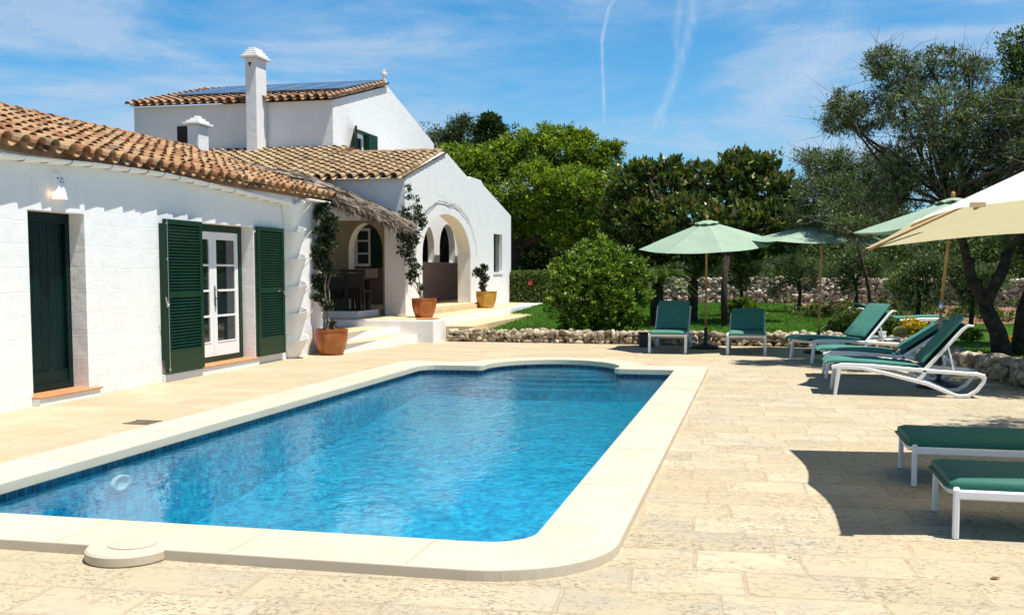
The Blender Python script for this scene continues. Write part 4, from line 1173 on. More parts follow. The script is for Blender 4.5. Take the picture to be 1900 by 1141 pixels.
fast_mesh('thatch', V - off, Fq, M['thatch'], th, np.repeat(np.clip(rng.normal(.5, .27, N_), 0, 1), 6), 4)
m = MB()
m.tube([(-7.85, 18.7, 2.80), (-7.85, 23.45, 2.42)], .045, 8)
for y in (19.2, 20.6, 22.0, 23.3): m.tube([(-7.80, y, 2.82 - .08 * (y - 18.7)), (-10.5, y, 3.55)], .035, 7)
part(m, 'pole', M['bark'], th, smooth=True)
m = MB(); m.add([(-7.86, 18.7, 2.86), (-7.86, 23.45, 2.47), (-10.6, 23.45, 3.62), (-10.6, 18.7, 3.62)], [(0, 1, 2, 3)])
part(m, 'matting', simple('reed_matting', (.12, .09, .06), .95, .3, 12), th)

# ================================================================= FOLIAGE TOOLS
def leaves(centers, radii, n, size, aspect, seed, shell=.5, clump=26, clump_r=.22, droop=.0, up=.35, tint_mu=.5, tint_sd=.22, gaps=.0, tints=None):
    r_ = np.random.default_rng(seed)
    centers = np.array([tuple(c_) for c_ in centers], float); radii = np.array(radii, float)
    if radii.ndim == 1: radii = np.stack([radii, radii, radii * .85], 1)
    vol = radii.prod(1) ** (2 / 3); pr_ = vol / vol.sum()
    nc = max(8, int(n / clump))
    bi = r_.choice(len(centers), nc, p=pr_)
    d = r_.normal(size=(nc, 3)); d /= np.linalg.norm(d, axis=1)[:, None]
    rad = r_.uniform(shell, 1.0, nc) ** .6 * r_.normal(1, .07, nc)
    cc = centers[bi] + d * rad[:, None] * radii[bi]
    ct = np.clip(r_.normal(0, .5, nc), -1, 1) * tint_sd
    li = r_.integers(0, nc, n)
    cr_ = clump_r * r_.uniform(.5, 1.3, nc)
    off = r_.normal(size=(n, 3)); off /= np.linalg.norm(off, axis=1)[:, None]
    off *= (r_.uniform(0, 1, n) ** .45)[:, None] * cr_[li][:, None]; off[:, 2] *= .7
    Pn = cc[li] + off
    # leaf axis points outward and a little up or drooping
    ax = off / (cr_[li][:, None] + 1e-6) * .8 + d[li] * .5 + r_.normal(0, .5, (n, 3)); ax[:, 2] += up - droop
    ax /= np.linalg.norm(ax, axis=1)[:, None]
    sd = np.cross(ax, r_.normal(size=(n, 3)) * .6 + np.array([0, 0, 1.0])); sd /= np.linalg.norm(sd, axis=1)[:, None] + 1e-9
    L = size * r_.uniform(.6, 1.3, n); Wd = L * aspect
    nn = np.cross(ax, sd)
    a = Pn - ax * (L / 2)[:, None]; b_ = Pn + sd * (Wd / 2)[:, None] + nn * (Wd * .15)[:, None]
    c_ = Pn + ax * (L / 2)[:, None]; e = Pn - sd * (Wd / 2)[:, None] + nn * (Wd * .15)[:, None]
    V = np.stack([a, b_, c_, e], 1).reshape(-1, 3)
    tn = np.clip(tint_mu + ct[li] + r_.normal(0, tint_sd, n), 0, 1)
    return V, np.repeat(tn, 4), cc
def add_leaves(name, parent, mat_, V, tn, off):
    return fast_mesh(name, V - np.array(off), np.arange(len(V)).reshape(-1, 4), mat_, parent, tn, 4)
def limb(mb, a, b_, r0, r1, seed, wig=.12, n=7, sides=7):
    rr = random.Random(seed); a, b_ = Vector(a), Vector(b_); L = (b_ - a).length; pts = []; rs = []
    o1 = Vector((rr.uniform(-1, 1), rr.uniform(-1, 1), rr.uniform(-.3, .6))) * wig * L
    o2 = Vector((rr.uniform(-1, 1), rr.uniform(-1, 1), rr.uniform(-.3, .6))) * wig * L
    for i in range(n + 1):
        t_ = i / n; pts.append(a.lerp(b_, t_) + o1 * math.sin(math.pi * t_) + o2 * math.sin(2 * math.pi * t_) * .5); rs.append((r0 + (r1 - r0) * t_) * rr.uniform(.9, 1.12))
    mb.tube(pts, rs, sides); return pts
def tree(name, label, cat, base, trunk_pts, trunk_r, blobs, n, size, aspect, leaf, seed, group=None, twigs=0, bark='bark', fork=None, clump=26, clump_r=.25, limbs=14, **kw):
    """blobs: (px, py, Y, r_px) as seen in the photo, placed at true depth Y"""
    root = empty(name, tuple(base), 0, label=label, cat=cat, group=group)
    cs, rs = [], []
    for (x, y, Y, rp) in blobs:
        c_ = at(x, y, Y); s_m = Y / F_PX * 1.0
        cs.append(c_); rs.append((rp * s_m, rp * s_m * 1.0, rp * s_m * .85))
    V, tn, cc = leaves(cs, rs, n, size, aspect, seed, clump=clump, clump_r=clump_r, **kw)
    add_leaves('crown', root, M[leaf], V, tn, base)
    mb = MB(); rr = random.Random(seed)
    mb.tube([Vector(q) - Vector(base) for q in trunk_pts], trunk_r, 10)
    tips = fork or [trunk_pts[-1]]
    topr = trunk_r[-1]
    for f_ in (fork or []):
        pass
    joints = []
    if fork:
        for i, (f_, r_f) in enumerate(fork):
            pts = limb(mb, Vector(trunk_pts[-1]) - Vector(base), Vector(f_) - Vector(base), topr * .8, r_f, seed + i * 7, .07)
            joints += [(p_, r_f * 1.1) for p_ in pts[3:]]
    else: joints = [(Vector(trunk_pts[-1]) - Vector(base), topr)]
    for i in range(min(limbs, 60)):
        k_ = rr.randrange(len(cs)) if i >= len(cs) else i
        tgt = Vector(cs[k_]) - Vector(base) + Vector((rr.uniform(-.4, .4) * rs[k_][0], rr.uniform(-.4, .4) * rs[k_][0], rr.uniform(-.3, .5) * rs[k_][0]))
        st0, r0 = min(joints, key=lambda q: (q[0] - tgt).length + rr.uniform(0, .4))
        pts = limb(mb, st0, tgt, r0 * .6, .012, seed + 100 + i, .10)
        for w2 in range(3):
            p_ = pts[rr.randrange(3, 7)]
            limb(mb, p_, p_ + Vector((rr.uniform(-1, 1), rr.uniform(-1, 1), rr.uniform(-.2, 1))).normalized() * rs[k_][0] * rr.uniform(.4, .9), .014, .005, seed + i * 31 + w2, .1, 4, 5)
    mb.build('trunk', M[bark], root, smooth=True)
    if twigs:
        tw = MB(); idx = rng.integers(0, len(cc), twigs)
        for i in idx:
            p0 = Vector(cc[i]) - Vector(base); dv = Vector((rr.gauss(0, 1), rr.gauss(0, 1), rr.gauss(.2, .8))).normalized() * rr.uniform(.25, .7)
            md = p0 + dv * .5 + Vector((rr.gauss(0, .05), rr.gauss(0, .05), rr.gauss(0, .05)))
            tw.tube([p0 - dv * .3, md, p0 + dv], [.006, .004, .0015], 3, False)
        tw.build('twigs', M['twig'], root, recalc=False)
    return root

# ---- trees
tree('ash_tree', 'big bright green tree with leaning dark trunk behind the gable', 'tree', (-10.2, 41, .0),
     [(-10.2, 41, 0), (-9.9, 41, 1.4), (-9.3, 41, 2.4)], [.26, .20, .17],
     [(845, 300, 42, 42), (880, 320, 41, 55), (935, 300, 42, 50), (985, 290, 42, 50), (1040, 285, 42, 55), (1092, 290, 42, 45), (1125, 300, 42, 30), (1000, 350, 40, 65), (905, 385, 41, 60), (1075, 360, 40, 60), (1050, 420, 40, 50),
      (965, 400, 41, 50), (982, 255, 42, 16), (1012, 245, 42, 17), (1048, 245, 42, 17), (1085, 258, 42, 20), (1146, 272, 42, 13), (940, 262, 42, 14), (1120, 350, 41, 40), (1110, 420, 40, 35)],
     80000, .17, .36, 'leaf_bright', 101, fork=[((-11.5, 41, 4.6), .12), ((-8.2, 41, 4.8), .13), ((-7.0, 40.5, 3.6), .11)], clump=34, clump_r=.30, limbs=26, droop=.25, shell=.35, tint_mu=.5, tint_sd=.3)
tree('magnolia_tree', 'wide dark magnolia with glossy brown-backed leaves behind the first parasol', 'tree', (-.75, 25.6, .1),
     [(-.75, 25.6, .1), (-.78, 25.6, 1.1), (-.72, 25.7, 1.9)], [.085, .07, .065],
     [(1165, 345, 27.5, 45), (1150, 390, 27.5, 40), (1190, 320, 27.5, 30), (1240, 345, 27.5, 50), (1250, 315, 27.5, 28), (1300, 340, 27.5, 45), (1360, 335, 27, 48), (1375, 300, 27, 28), (1425, 350, 27, 48), (1410, 305, 27, 24), (1463, 360, 27, 35), (1480, 400, 27, 34), (1450, 440, 27, 36), (1380, 460, 27, 36), (1180, 440, 27.5, 34), (1140, 440, 27.5, 30),
      (1200, 405, 27, 55), (1280, 410, 26.5, 62), (1360, 415, 26.5, 60), (1430, 410, 26.5, 50), (1300, 465, 27, 40), (1220, 455, 27, 40), (1438, 280, 27, 9), (1440, 305, 27, 8)],
     33000, .19, .42, 'leaf_magnolia', 202, fork=[((-2.2, 26.5, 3.0), .07), ((-.6, 26.5, 3.3), .07), ((.5, 26.2, 2.9), .06)], clump=14, clump_r=.17, limbs=24, up=.5, tint_mu=.45, tint_sd=.27, shell=.45)
B1 = at(1862, 672, 18.4)
tree('olive_tree', 'large old olive tree with forked dark trunk at the right of the lawn', 'tree', (B1.x, 18.4, .1),
     [(B1.x, 18.4, .08), (B1.x - .10, 18.4, .55), (B1.x - .30, 18.4, .95)], [.18, .14, .12],
     [(1575, 195, 17.5, 38), (1560, 225, 18, 34), (1610, 215, 18, 45), (1635, 110, 17.5, 30), (1655, 150, 18, 48), (1705, 130, 18, 42), (1765, 125, 18, 42), (1812, 135, 18, 35), (1690, 205, 17.5, 60), (1760, 210, 17, 62), (1830, 215, 17.5, 62),
      (1660, 300, 17.8, 34), (1720, 290, 17.5, 60), (1650, 360, 18, 40), (1800, 300, 17.5, 60), (1870, 290, 17.5, 62), (1680, 345, 18, 48), (1780, 370, 18, 52), (1870, 370, 18, 55), (1890, 200, 17.5, 55), (1940, 260, 18, 80), (1960, 360, 18, 70), (2010, 250, 15, 90), (2000, 330, 14.4, 80), (2090, 250, 14, 100), (2090, 160, 15, 100), (2020, 110, 16, 80)],
     82000, .078, .27, 'leaf_olive', 303, fork=[((at(1800, 480, 18.2)), .085), ((at(1868, 470, 18.5)), .09), ((at(1760, 380, 18)), .05)], twigs=2000, clump=30, clump_r=.15, limbs=34, shell=.30, tint_mu=.48, tint_sd=.27)
tree('olive_tree', 'olive tree just beyond the right edge that dapples the paving by the near loungers', 'tree', (6.0, 10.9, 0), [(6.0, 10.9, 0), (5.8, 10.8, 1.2), (5.6, 10.7, 2.2)], [.16, .13, .11],
     [(2180, -30, 10.5, 110), (2270, -60, 10.7, 130), (2370, 0, 10.4, 150), (2520, -80, 10.9, 170), (2350, -170, 10.9, 130)], 12000, .075, .27, 'leaf_olive', 308, twigs=100, limbs=10, clump=26, clump_r=.16, shell=.25)
B1b = at(1893, 668, 18.9)
tree('olive_tree', 'second dark olive stem rising to the right edge beside the forked trunk', 'tree', (B1b.x, 18.9, .1),
     [(B1b.x, 18.9, .08), (B1b.x + .05, 18.9, .9), (B1b.x + .3, 18.9, 1.7)], [.18, .14, .12],
     [(1900, 430, 19, 45), (1950, 420, 19, 50), (1990, 300, 19, 70), (1930, 480, 19, 32)],
     14000, .075, .22, 'leaf_olive', 304, fork=[((at(1905, 480, 19)), .1), ((at(1990, 380, 19)), .08)], twigs=160, clump=30, clump_r=.2, limbs=8, tint_mu=.4)
tree('olive_tree', 'thin silvery olive tree reaching down over the second parasol', 'tree', (2.35, 22.8, .1),
     [(2.35, 22.8, .1), (2.2, 22.5, 1.2), (1.9, 22.0, 2.2)], [.038, .034, .03],
     [(1500, 290, 20.6, 24), (1530, 310, 20.4, 34), (1510, 350, 20.2, 36), (1560, 360, 20.0, 46), (1600, 385, 19.9, 44), (1495, 400, 20.2, 30), (1545, 400, 19.6, 36), (1640, 390, 19.8, 40), (1600, 425, 19.2, 30), (1560, 415, 19.1, 24), (1560, 300, 20.4, 28), (1660, 330, 20, 40), (1630, 345, 20.3, 40), (1625, 300, 20.4, 34), (1585, 335, 20.3, 34)],
     36000, .07, .27, 'leaf_olive', 305, fork=[((1.5, 21.5, 3.0), .04), ((2.3, 21.2, 2.9), .04)], twigs=480, clump=26, clump_r=.17, limbs=18, shell=.25, tint_mu=.5)
tree('holm_oak', 'leafy yellow-green tree crown cut by the right edge above the olive', 'tree', (6.6, 21.5, .1),
     [(6.6, 21.5, .1), (6.6, 21.5, 2.5), (6.5, 21.5, 4.0)], [.2, .16, .13],
     [(1895, 85, 21, 34), (1920, 130, 21, 50), (1905, 190, 21, 45), (1955, 70, 21, 50), (1960, 200, 21, 70)],
     16000, .09, .42, 'leaf_oak', 306, limbs=12, clump=26, clump_r=.22, tint_mu=.6)
tree('distant_tree', 'bare-twigged dark tree rising far behind the gable, left of the round one', 'tree', (-16.6, 58, 0),
     [(-16.6, 58, 0), (-16.6, 58, 5), (-16.6, 58, 8)], [.3, .2, .15],
     [(848, 245, 58, 26), (820, 258, 58, 20), (862, 225, 58, 14)], 2600, .20, .3, 'leaf_wood', 401, twigs=380, limbs=16, clump_r=.5, clump=10, tint_mu=.3, shell=.2)
tree('distant_tree', 'small round dark tree standing against the sky behind the gable', 'tree', (-15.3, 58, 0),
     [(-15.3, 58, 0), (-15.3, 58, 5), (-15.3, 58, 8.4)], [.3, .2, .15],
     [(908, 228, 58, 20), (893, 240, 58, 16), (925, 242, 58, 14), (908, 258, 58, 24)], 5200, .22, .45, 'leaf_wood', 402, limbs=8, clump_r=.4, tint_mu=.25, shell=.2)
# small garden olives before the boundary wall
for i, (bx, Y, bl, lab) in enumerate([
    (1372, 29, [(1350, 490, 29, 26), (1385, 480, 29, 30), (1410, 500, 29, 24), (1375, 520, 29, 24)], 'young olive with thin dark stem just right of the first parasol pole'),
    (1480, 31, [(1450, 510, 31, 30), (1490, 520, 31, 30), (1480, 490, 31, 26), (1440, 540, 31, 18), (1515, 500, 31, 26), (1460, 480, 31, 24)], 'young olive between the first and second parasol poles before the stone wall'),
    (1585, 29, [(1555, 500, 29, 30), (1590, 480, 29, 32), (1625, 500, 29, 26), (1575, 530, 29, 22)], 'young olive right of the second parasol pole'),
    (1700, 25, [(1665, 530, 25, 34), (1710, 515, 25, 40), (1740, 545, 25, 30), (1690, 560, 25, 24), (1725, 490, 25, 30)], 'round grey-green olive bush behind the third parasol pole'),
    (1800, 25, [(1790, 530, 25, 30), (1820, 560, 25, 30), (1840, 520, 25, 34), (1780, 500, 25, 28)], 'small olive seen through the fork of the old trunk')]):
    bp = at(bx, 600, Y)
    tree('young_olive', lab, 'tree', (bp.x, Y, .1), [(bp.x, Y, .1), (bp.x + .05, Y, .9), (bp.x, Y, 1.3)], [.06, .045, .04], bl, 8500, .085, .24, 'leaf_olive', 500 + i, group='young olives on the lawn before the boundary wall', limbs=8, clump=24, clump_r=.18, tint_mu=.42, shell=.2)

# ---- woodland behind the wall: one mass
wc, wr_ = [], []
rr = random.Random(5)
for i in range(46):
    x = 1190 + i * 18 + rr.uniform(-8, 8); Y = rr.uniform(40, 50); wc.append(at(x, rr.uniform(470, 500), Y)); wr_.append((1.3, 1.3, rr.uniform(.9, 1.3)))
for i in range(44):
    x = 940 + i * 7; Y = rr.uniform(46, 54); wc.append(at(x, rr.uniform(400, 515), Y)); wr_.append((1.9, 1.5, 1.6))
for i in range(14):
    Y = 47; wc.append(at(940 + i * 9, rr.uniform(430, 520), Y)); wr_.append((1.6, 1.2, 1.5))
for i in range(10):
    Y = 62; wc.append(at(790 + i * 18, rr.uniform(262, 300), Y)); wr_.append((2.0, 2, 1.6))
for i in range(70):
    x = 1200 + i * 11.5; Y = rr.uniform(38, 44); wc.append(at(x, rr.uniform(470, 535), Y)); wr_.append((1.1, 1.1, rr.uniform(.7, 1.1)))
for i in range(26):
    x = rr.uniform(1330, 1960); Y = rr.uniform(44, 50); wc.append(at(x, rr.uniform(425, 480), Y)); wr_.append((1.6, 1.4, 1.3))
for i in range(22):
    x = rr.uniform(1480, 1960); Y = rr.uniform(38, 46); wc.append(at(x, rr.uniform(425, 470), Y)); wr_.append((1.2, 1.2, 1.0))
V, tn, _ = leaves(wc, wr_, 230000, .17, .42, 77, clump=40, clump_r=.45, tint_mu=.45, tint_sd=.25, shell=.3)
wo_ = add_leaves('woodland', None, M['leaf_wood'], V, tn, (0, 0, 0)); tag(wo_, 'dense dark green scrub woodland beyond the garden wall', None, None, 'stuff')

# ---- loose planting along the foot of the boundary wall and in the red bed
wc, wr_ = [], []
for i in range(64):
    x = rr.uniform(1.0, 10.5); Y = rr.uniform(28.5, 33.2)
    wc.append(Vector((x, Y, .13 + (Y - 22.5) * .028 + rr.uniform(.0, .16)))); wr_.append((rr.uniform(.25, .6), rr.uniform(.25, .5), rr.uniform(.15, .42)))
V, tn, _ = leaves(wc, wr_, 40000, .085, .4, 78, clump=30, clump_r=.12, tint_mu=.5, tint_sd=.3, shell=.1)
tag(add_leaves('border_planting', None, M['leaf_hedge'], V, tn, (0, 0, 0)), 'mixed low herbs and ground cover filling the bed before the boundary wall', None, None, 'stuff')
# ---- shrubs
def shrub(name, label, cat, blobs, base, n, size, aspect, leaf, seed, group=None, stems=True, **kw):
    root = empty(name, tuple(base), 0, label=label, cat=cat, group=group)
    cs = [at(x, y, Y) for x, y, Y, r_ in blobs]; rs = [(r_ * Y / F_PX,) * 2 + (r_ * Y / F_PX * .9,) for x, y, Y, r_ in blobs]
    V, tn, cc = leaves(cs, rs, n, size, aspect, seed, **kw)
    V[:, 2] = np.maximum(V[:, 2], base[2] + .01)
    add_leaves('foliage', root, M[leaf], V, tn, base)
    if stems:
        mb = MB(); rr = random.Random(seed)
        for i in range(7): limb(mb, (rr.uniform(-.05, .05), rr.uniform(-.05, .05), 0), Vector(cs[i % len(cs)]) - Vector(base) + Vector((rr.uniform(-.1, .1), 0, 0)), .025, .008, seed + i, .08, 5, 5)
        mb.build('stem', M['bark'], root, smooth=True)
    return root
bb = at(1105, 620, 23.4)
shrub('round_bush', 'big rounded glossy green bush left of the first lounger', 'bush', [(1108, 540, 23.6, 88), (1070, 560, 23.4, 58), (1150, 560, 23.4, 55), (1105, 500, 23.6, 60), (1060, 520, 23.6, 42), (1160, 520, 23.6, 44), (1090, 600, 23.2, 50), (1150, 598, 23.2, 42), (1135, 480, 23.7, 32), (1040, 500, 23.5, 20), (1085, 462, 23.6, 20), (1120, 452, 23.7, 16), (1178, 490, 23.6, 20), (1195, 545, 23.6, 18), (1022, 560, 23.5, 20), (1160, 468, 23.6, 16), (1060, 475, 23.5, 14)],
      (bb.x, 23.6, .12), 40000, .085, .42, 'leaf_bush', 601, clump=24, clump_r=.115, tint_sd=.3, up=.4, shell=.5)
shrub('pointed_bush', 'dark bush with upright tip behind the round bush', 'bush', [(1165, 480, 27, 28), (1180, 500, 27, 30), (1150, 500, 27, 30), (1185, 460, 27, 16)], (at(1165, 590, 27).x, 27, .12), 6000, .09, .4, 'leaf_oak', 602, clump_r=.15)
hd = at(985, 575, 34.6)
root = empty('hedge', (hd.x, 34.6, .1), 0, label='clipped box-shaped hedge beside the gable corner', cat='hedge')
hx = rng.uniform(at(949, 540, 34.6).x - .3, at(1035, 540, 34.6).x, 15000); hy = rng.uniform(34.2, 35.6, 15000); hz = rng.uniform(.1, 1.48, 15000)
side = rng.integers(0, 3, 15000); hy = np.where(side == 0, 34.2 + rng.normal(0, .05, 15000), hy); hz = np.where(side == 1, 1.45 + rng.normal(0, .04, 15000), hz)
Pn = np.stack([hx, hy, hz], 1); ax = rng.normal(size=(15000, 3)); ax[:, 2] += .5; ax /= np.linalg.norm(ax, axis=1)[:, None]; sd = np.cross(ax, rng.normal(size=(15000, 3))); sd /= np.linalg.norm(sd, axis=1)[:, None]
V = np.stack([Pn - ax * .05, Pn + sd * .025, Pn + ax * .05, Pn - sd * .025], 1).reshape(-1, 3)
add_leaves('foliage', root, M['leaf_hedge'], V, np.repeat(np.clip(rng.normal(.5, .25, 15000), 0, 1), 4), (hd.x, 34.6, .1))
m = MB(); q = at(984, 525, 34.1) - Vector((hd.x, 34.6, .1))
for k_ in range(6):
    an = R(60 * k_); a_ = q + Vector((math.cos(an) * .07, -.03, math.sin(an) * .07)); m.add([q, q + Vector((math.cos(an - .5) * .07, -.02, math.sin(an - .5) * .07)), a_ * 1.0, q + Vector((math.cos(an + .5) * .07, -.02, math.sin(an + .5) * .07))], [(0, 1, 2, 3)])
m.build('hibiscus_flower', simple('red_petal', (.6, .04, .06), .5, .1, 6), root, recalc=False)
shrub('low_shrub', 'low green shrub at the foot of the young olive right of the first parasol', 'shrub', [(1378, 572, 28, 22), (1355, 578, 28, 16), (1400, 578, 28, 15)], (at(1378, 590, 28).x, 28, .1), 3500, .08, .4, 'leaf_bush', 611, clump_r=.12)
shrub('low_shrub', 'dark low shrub in the red bed between the parasol poles', 'shrub', [(1480, 585, 30, 18), (1500, 590, 30, 12)], (at(1480, 598, 30).x, 30, .1), 2200, .08, .4, 'leaf_oak', 612, clump_r=.12)
shrub('leafy_shrub', 'speckled green shrub behind the raised lounger back', 'shrub', [(1565, 600, 23.2, 24), (1590, 595, 23.2, 26), (1625, 602, 23.2, 26), (1545, 612, 23.2, 14), (1650, 606, 23.2, 18)], (at(1600, 620, 23.2).x, 23.2, .12), 8000, .065, .4, 'leaf_hedge', 613, clump_r=.10, tint_mu=.45)
shrub('lime_shrub', 'bright lime green shrub over the boundary wall', 'shrub', [(1665, 520, 31, 14), (1678, 530, 31, 12)], (at(1668, 560, 31).x, 31, .1), 1800, .10, .45, 'leaf_lime', 614, clump_r=.12)
shrub('lime_shrub', 'pale lime bush showing over the wall right of the first parasol', 'shrub', [(1425, 520, 38, 22), (1400, 522, 38, 14), (1455, 524, 38, 16)], (at(1425, 560, 38).x, 38, .1), 2600, .12, .45, 'leaf_lime', 615, clump_r=.16, tint_mu=.1)
for i, (x, y, Y, r_, lab) in enumerate([(1690, 603, 24, 16, 'yellow flowering cushion plant behind the barrel cactus'), (1885, 637, 20.5, 16, 'yellow flowering plant right of the olive trunk'),
                                        (1530, 596, 29, 12, 'small yellow flower clump left of the raised lounger'), (1442, 590, 30, 8, 'tiny pale yellow clump in the bed by the lawn'), (1800, 620, 22, 14, 'dark green low clump on the lawn left of the olive trunk')]):
    b_ = at(x, y + r_ * .8, Y)
    shrub('flower_clump', lab, 'plant', [(x, y, Y, r_), (x + r_, y + 3, Y, r_ * .7), (x - r_, y + 4, Y, r_ * .6)], (b_.x, Y, .12), 1800, .05, .5, 'flower_yellow' if i < 4 else 'leaf_bush', 620 + i, clump_r=.06, stems=False, clump=20)

# ---- cycads
def cycad(x, Y, topy, label, seed, scale=1.0, nf=52):
    b_ = at(x, 610, Y); root = empty('cycad', (b_.x, Y, .12), 0, label=label, cat='palm')
    top = at(x, topy, Y).z - .12
    m = MB(); zs = np.linspace(0, top, 14)
    m.lathe([(0, 0)] + [(.15 * scale * (1 + .12 * (i % 2)), z) for i, z in enumerate(zs)] + [(.0, top + .05)], 12); m.build('trunk', M['bark'], root)
    rr = random.Random(seed); V = []; Fc = []; tn = []
    for k_ in range(nf):
        an = 2 * math.pi * k_ / nf * 2.618; el_ = rr.uniform(.35, 1.25); L = rr.uniform(.95, 1.3) * scale
        d = Vector((math.cos(an), math.sin(an), 0)); pts = []
        for i in range(15):
            t_ = i / 14; pts.append(Vector((0, 0, top)) + d * (L * t_ * math.cos(el_ * (1 - .3 * t_))) + Vector((0, 0, L * (math.sin(el_) * t_ - .62 * t_ ** 2.4))))
        for i in range(1, 15):
            p0 = pts[i]; tan = (pts[i] - pts[i - 1]).normalized(); s_ = tan.cross(Vector((0, 0, 1))).normalized(); ll = .17 * scale * math.sin(math.pi * min(1, .12 + i / 15)) + .03
            for q_ in (0, .5):
                pq = pts[i - 1].lerp(p0, q_)
                for sg in (-1, 1):
                    tip = pq + s_ * sg * ll + tan * ll * .5 + Vector((0, 0, .03)); w2 = tan * .010 * scale
                    o_ = len(V); V += [pq - w2, pq + w2, tip + w2 * .3, tip - w2 * .3]; Fc.append((o_, o_ + 1, o_ + 2, o_ + 3)); tn += [rr.uniform(.2, 1)] * 4
        for i in range(1, 15):
            o_ = len(V); s_ = (pts[i] - pts[i - 1]).normalized().cross(Vector((0, 0, 1))).normalized() * .008
            V += [pts[i - 1] - s_, pts[i - 1] + s_, pts[i] + s_, pts[i] - s_]; Fc.append((o_, o_ + 1, o_ + 2, o_ + 3)); tn += [1.0] * 4
    fast_mesh('frond', np.array([tuple(v) for v in V]), np.array(Fc), M['leaf_oak'], root, tn, 4)['kind'] = 'stuff'
    return root
cycad(1218, 25.4, 532, 'cycad palm with shaggy dark trunk beside the round bush', 31, 1.0)
cycad(1285, 27.0, 522, 'smaller cycad palm with arching fronds behind the first parasol pole', 33, .8, 26)

# ---- pots with creepers
def pot(loc, r_top, h, material, label, cat='potted plant', name='potted_creeper'):
    root = empty(name, loc, 0, label=label, cat=cat)
    m = MB(); rt = r_top
    prof = [(0, 0), (rt * .62, 0), (rt * .70, .03 * h), (rt * .86, .3 * h), (rt * .96, .6 * h), (rt * .985, .86 * h), (rt * .97, .90 * h), (rt * 1.01, .93 * h), (rt * 1.0, h), (rt * .90, h), (rt * .88, .88 * h)]
    m.lathe(prof, 40); m.build('pot', material, root, autosmooth=50)
    m = MB(); m.lathe([(rt * .89, .86 * h), (0, .88 * h)], 24); m.build('potting_soil', M['soil'], root)
    return root
def creeper(root, path, n, width, seed, sz=.05, leaf='leaf_vine', stems=5, stem_r=.012, dens=None):
    loc = root.location; rr = random.Random(seed); r_ = np.random.default_rng(seed)
    path = [Vector(p_) - loc for p_ in path]
    mb = MB()
    for k_ in range(stems):
        jit = [p_ + Vector((rr.uniform(-1, 1), rr.uniform(-1, 1), 0)) * width[i] * .45 for i, p_ in enumerate(path)]
        fine = []
        for a, b_ in zip(jit, jit[1:]):
            for q in range(5): fine.append(a.lerp(b_, q / 5) + Vector((rr.gauss(0, .012), rr.gauss(0, .012), 0)))
        fine.append(jit[-1]); mb.tube(fine, [stem_r * (1 - .7 * i / len(fine)) for i in range(len(fine))], 5)
    mb.build('stem', M['barkpale'], root, smooth=True)
    cs = []; rs = []
    for i, (a, b_) in enumerate(zip(path, path[1:])):
        L = (b_ - a).length; k_ = max(1, int(L / .12))
        for q in range(k_):
            t_ = q / k_; wv_ = width[i] * (1 - t_) + width[i + 1] * t_; dn_ = 1 if dens is None else dens[i]
            if rr.random() < dn_: cs.append(a.lerp(b_, t_) + Vector((rr.uniform(-1, 1), rr.uniform(-1, 1), 0)) * wv_ * .45 + loc); rs.append((wv_ * .55, wv_ * .6, wv_ * .5))
    V, tn, _ = leaves(cs, rs, n, sz, .6, seed, clump=12, clump_r=.07, tint_mu=.45, shell=.1)
    add_leaves('foliage', root, M[leaf], V, tn, tuple(loc))
p1 = pot((-7.66, 18.12, .001), .315, .47, M['pot_orange'], 'large orange glazed pot with creeper climbing the end of the low wing')
creeper(p1, [(-7.70, 18.12, .42), (-7.82, 18.25, .9), (-7.86, 18.35, 1.5), (-7.86, 18.3, 2.0), (-7.84, 18.3, 2.5), (-7.9, 18.5, 2.82)], 7500, [.10, .22, .26, .36, .34, .22], 71, .06, dens=[.35, .8, 1, 1, 1])
p2 = pot((-7.35, 22.75, .491), .285, .43, M['pot_orange'], 'orange glazed pot with tall sparse creeper at the corner of the landing')
creeper(p2, [(-7.4, 22.78, .85), (-7.7, 23.1, 1.4), (-7.85, 23.3, 2.0), (-7.84, 23.4, 2.6), (-7.82, 23.45, 3.1)], 3000, [.12, .30, .34, .46, .40], 72, .065, dens=[.5, 1, 1, .9])
m = MB(); vine = []
for i in range(40):
    t_ = i / 39; an = math.pi * (1 - t_); vine.append(Vector((XW + .02, 26.9 + 3.0 * math.cos(an), 1.95 + 1.40 * math.sin(an) + .025 * math.sin(i * .9) + .012 * math.sin(i * 2.1))) - p2.location)
m.tube(vine, [.010 * (1 - .6 * i / 40) for i in range(40)], 5); m.tube([v + Vector((.01, .03, .03 * math.sin(k_ * .7))) for k_, v in enumerate(vine[6:30])], .005, 5); m.build('stem', M['barkpale'], p2, smooth=True)
# long shoots fanning out at the top
V, tn, _ = leaves([(-7.84, 23.2, 3.3), (-7.82, 23.75, 3.0), (-7.8, 24.1, 2.65), (-7.86, 23.0, 2.7), (-7.95, 22.9, 2.35)], [(.08, .10, .25), (.1, .18, .3), (.08, .22, .15), (.08, .3, .2), (.1, .22, .2)], 1300, .06, .55, 73, clump=9, clump_r=.07, shell=.1)
add_leaves('foliage', p2, M['leaf_vine'], V, tn, tuple(p2.location))
p3 = pot((-7.50, 28.95, .491), .30, .47, M['pot_ochre'], 'ochre glazed pot with small bushy shrub right of the big arch', name='potted_shrub')
creeper(p3, [(-7.52, 28.95, .9), (-7.6, 28.9, 1.15), (-7.6, 28.9, 1.5), (-7.62, 28.85, 1.75)], 1500, [.08, .22, .30, .12], 74, .07, stems=4)

